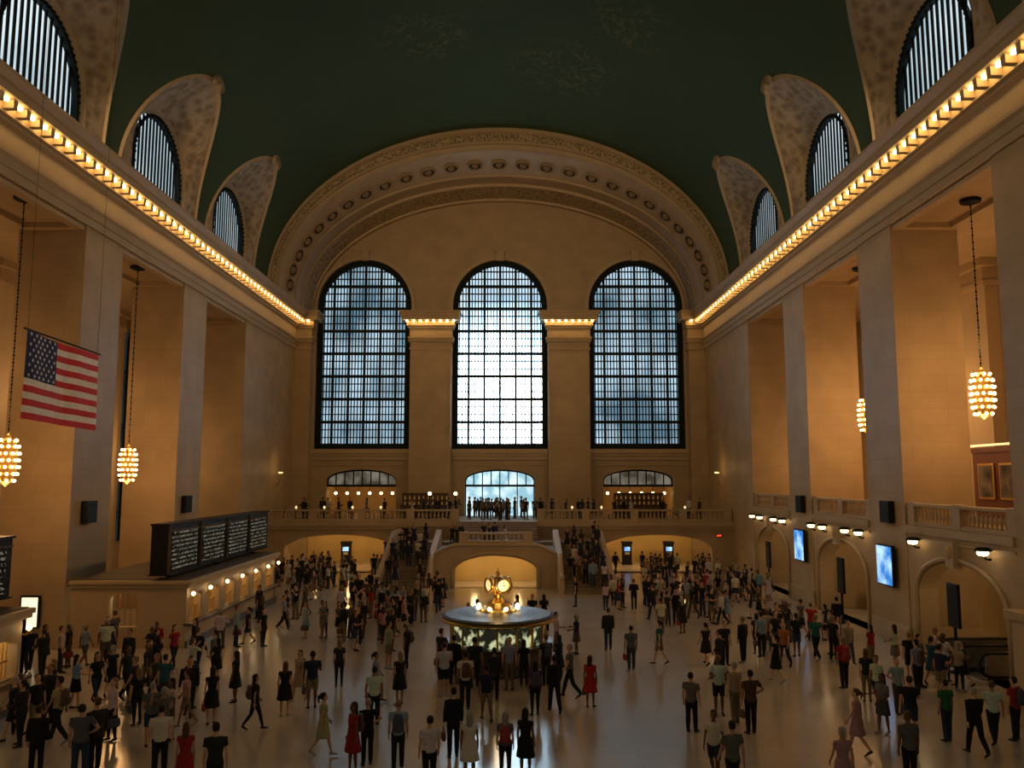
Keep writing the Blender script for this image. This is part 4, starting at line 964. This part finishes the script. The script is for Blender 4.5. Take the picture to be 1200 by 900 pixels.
REG=[(275,520,668,700,56),(262,515,700,740,54),(240,520,740,785,22),(640,832,668,700,36),(650,815,700,735,26),(0,240,790,850,22),(20,230,850,885,4),(850,1180,700,745,32),(890,1185,745,800,24),(960,1185,800,850,6),(500,700,735,770,8),(720,860,738,785,3),(60,230,760,790,8)]
for x0,x1,y0,y1,n in REG:
    c=0;tr=0;anchor=None
    while c<n and tr<n*14:
        tr+=1
        if anchor is not None and random.random()<.8:
            p=anchor+Vector((random.uniform(-.85,.85),random.uniform(-.85,.85),0)); p.z=0
        else:
            p=floor_pt(random.uniform(x0,x1),random.uniform(y0,y1))
        if add(p,random.randrange(len(T)),random.choice(CK)):
            c+=1; anchor=p
for k in range(80):
    sg=random.choice((-1,1)); i=random.randrange(1,ns-1)
    p=Vector((sg*random.uniform(4.9,7.2),54+i*.5+.3,(i+1)*ZL/ns))
    add(p,random.choice((0,4,10,15,8)),random.choice(CK),None,random.choice((0,pi))+random.uniform(-.3,.3))
for k in range(34):
    p=Vector((random.uniform(-2.7,2.7),random.uniform(66.6,73),ZB)); add(p,random.choice((0,4,8,10,15)),random.choice(['dark','black','navy blue','grey']))
for k in range(8):
    p=Vector((random.uniform(-3.6,3.6),random.uniform(58.3,61.5),2.45)); add(p,random.choice((0,4,8,10,15)),random.choice(['dark','black','navy blue','grey','white']))
for k in range(64):
    p=Vector((random.uniform(-17.5,17.5),random.uniform(69.3,71),ZB))
    if (abs(p.x+6.4)<2.6 or abs(p.x-12.2)<2.8) and p.y>70.6: continue
    add(p,random.choice((0,4,6,8,10,15)),random.choice(['dark','black','navy blue','dark','grey']))
order=sorted(range(len(specs)),key=lambda i:(specs[i][0]-cam.location).length)
near=set(order[:95]); far=set(order[298:])
bagm=[mat('bag_leather',(.08,.045,.025),.5),mat('bag_canvas',(.05,.06,.1),.8),mat('bag_red',(.25,.03,.03),.7)]
bm=bmesh.new(); tube(bm,[((0,0,-.22),.13,.06),((0,0,-.2),.15,.08),((0,0,.0),.145,.085),((0,0,.16),.12,.07),((0,0,.22),.07,.04)],n=12); tube(bm,[((0,-.08,-.15),.1,.03),((0,-.09,0),.1,.035)],n=10)
for sx in(-1,1): tube(bm,[((sx*.08,.06,.18),.014),((sx*.1,.13,.2),.014),((sx*.1,.3,.1),.014),((sx*.1,.28,-.12),.012),((sx*.1,.07,-.2),.012)],n=6)
bp=bpy.data.meshes.new('backpack'); bm.to_mesh(bp); bm.free()
bm=bmesh.new(); tube(bm,[((0,0,-.33),.05,.15),((0,0,-.3),.07,.19),((0,0,-.12),.055,.17),((0,0,-.1),.03,.15)],n=12); tube(bm,[((0,-.13,-.12),.009),((0,-.09,-.01),.009),((0,0,.015),.009),((0,.09,-.01),.009),((0,.13,-.12),.009)],(1,0,0),6)
hb=bpy.data.meshes.new('handbag'); bm.to_mesh(hb); bm.free()
cbm=bmesh.new(); lowT={}
garm=[mat('crowd_cloth_%s'%n,COLS[k],.85) for n,k in (('black','black'),('dark','dark'),('white','white'),('navy','navy blue'),('grey','grey'))]
crowdm=[mat('crowd_skin',(.42,.24,.15),.6),mat('crowd_hair',(.03,.02,.012),.7),mat('crowd_lower',(.025,.027,.035),.8)]+garm
for i,(p,t,c,low,yaw) in enumerate(specs):
    tp=T[t]; d=TD[t]; female=d[1]=='F'; sc_=random.uniform(.9,.97) if female else random.uniform(.95,1.04)
    if i in far:
        if t not in lowT: lowT[t]=decim(tp['_m'],.07)
        n0=len(cbm.faces); v0=len(cbm.verts); cbm.from_mesh(lowT[t]); cbm.verts.ensure_lookup_table(); cbm.faces.ensure_lookup_table()
        X=Matrix.Translation(p)@Matrix.Rotation(yaw,4,'Z')@Matrix.Scale(sc_,4)
        for q in range(v0,len(cbm.verts)): cbm.verts[q].co=X@cbm.verts[q].co
        gi=3+random.choice((0,0,1,1,2,3,4)); nm=[m_.name for m_ in lowT[t].materials]
        for q in range(n0,len(cbm.faces)):
            f=cbm.faces[q]; k=nm[f.material_index]; f.smooth=True
            f.material_index=0 if k in('skin','lip') else (1 if k in('hair','eye_dark','shoe_leather') else (2 if k=='lower_garment' else gi))
        continue
    ot=OT[d[2]]; lab='person in %s %s'%(c,ot[0])+((' and %s %s'%(low,ot[1])) if ot[1] and i in near else '')+', '+PT[d[0]]
    col=tuple(v*random.uniform(.8,1.15) for v in COLS[c])+(1,)
    o=bpy.data.objects.new('person',tp['body'] if i in near else tp['_m']); o.location=p; o.rotation_euler=(0,0,yaw); o.scale=(sc_*random.uniform(.95,1.1),sc_,sc_); o.color=col; link(o)
    meta(o,lab,'person','crowd on the concourse' if p.z<.1 else 'people on the stairs and balcony')
    if i in near:
        for k,me in tp.items():
            if k in('body','_m'): continue
            q=bpy.data.objects.new(k,me); link(q,o)
            q.color=col
            if k in('trousers','shorts','skirt'): q.color=(*LOWC[low],1)
    rot=Matrix.Rotation(yaw,4,'Z')
    if i%4==0 and p.z<.1 and d[0] in('stand','walk','hip','photo') and i<240:
        b=bpy.data.objects.new('backpack',bp.copy()); b.data.materials.append(bagm[i%3]); b.location=p+rot@Vector((0,-.2*sc_,1.24*sc_)); b.rotation_euler=(0,0,yaw); b.scale=(sc_,)*3; link(b); meta(b,'backpack with shoulder straps worn on a back','backpack','backpacks')
    elif i%4==2 and p.z<.1 and d[0] in('stand','hip','phone') and i<240:
        P=POSE[d[0]]; u,fo=P['a'][1]; sh=.165 if female else .19
        uu=Vector((-u[0],u[1],u[2])).normalized(); ff=Vector((-fo[0],fo[1],fo[2])).normalized(); hd=Vector((-sh,0,1.425))+uu*.29+ff*.37
        b=bpy.data.objects.new('handbag',hb.copy()); b.data.materials.append(bagm[(i//2)%3]); b.location=p+rot@(hd*sc_); b.rotation_euler=(0,0,yaw); link(b); meta(b,'handbag hanging from a hand by its strap','handbag','handbags')
o=mk('crowd',cbm,crowdm); meta(o,'dense distant crowd of people in mostly dark clothing','crowd',kind='stuff')
MPc=info_mat('lower_garment_own','color')
for o in list(bpy.data.objects):
    if o.type=='MESH' and o.parent and o.name.split('.')[0] in('trousers','shorts','skirt') and o.parent.name.startswith('person'):
        o.material_slots[0].link='OBJECT'; o.material_slots[0].material=MPc
print('PEOPLE',len(specs))
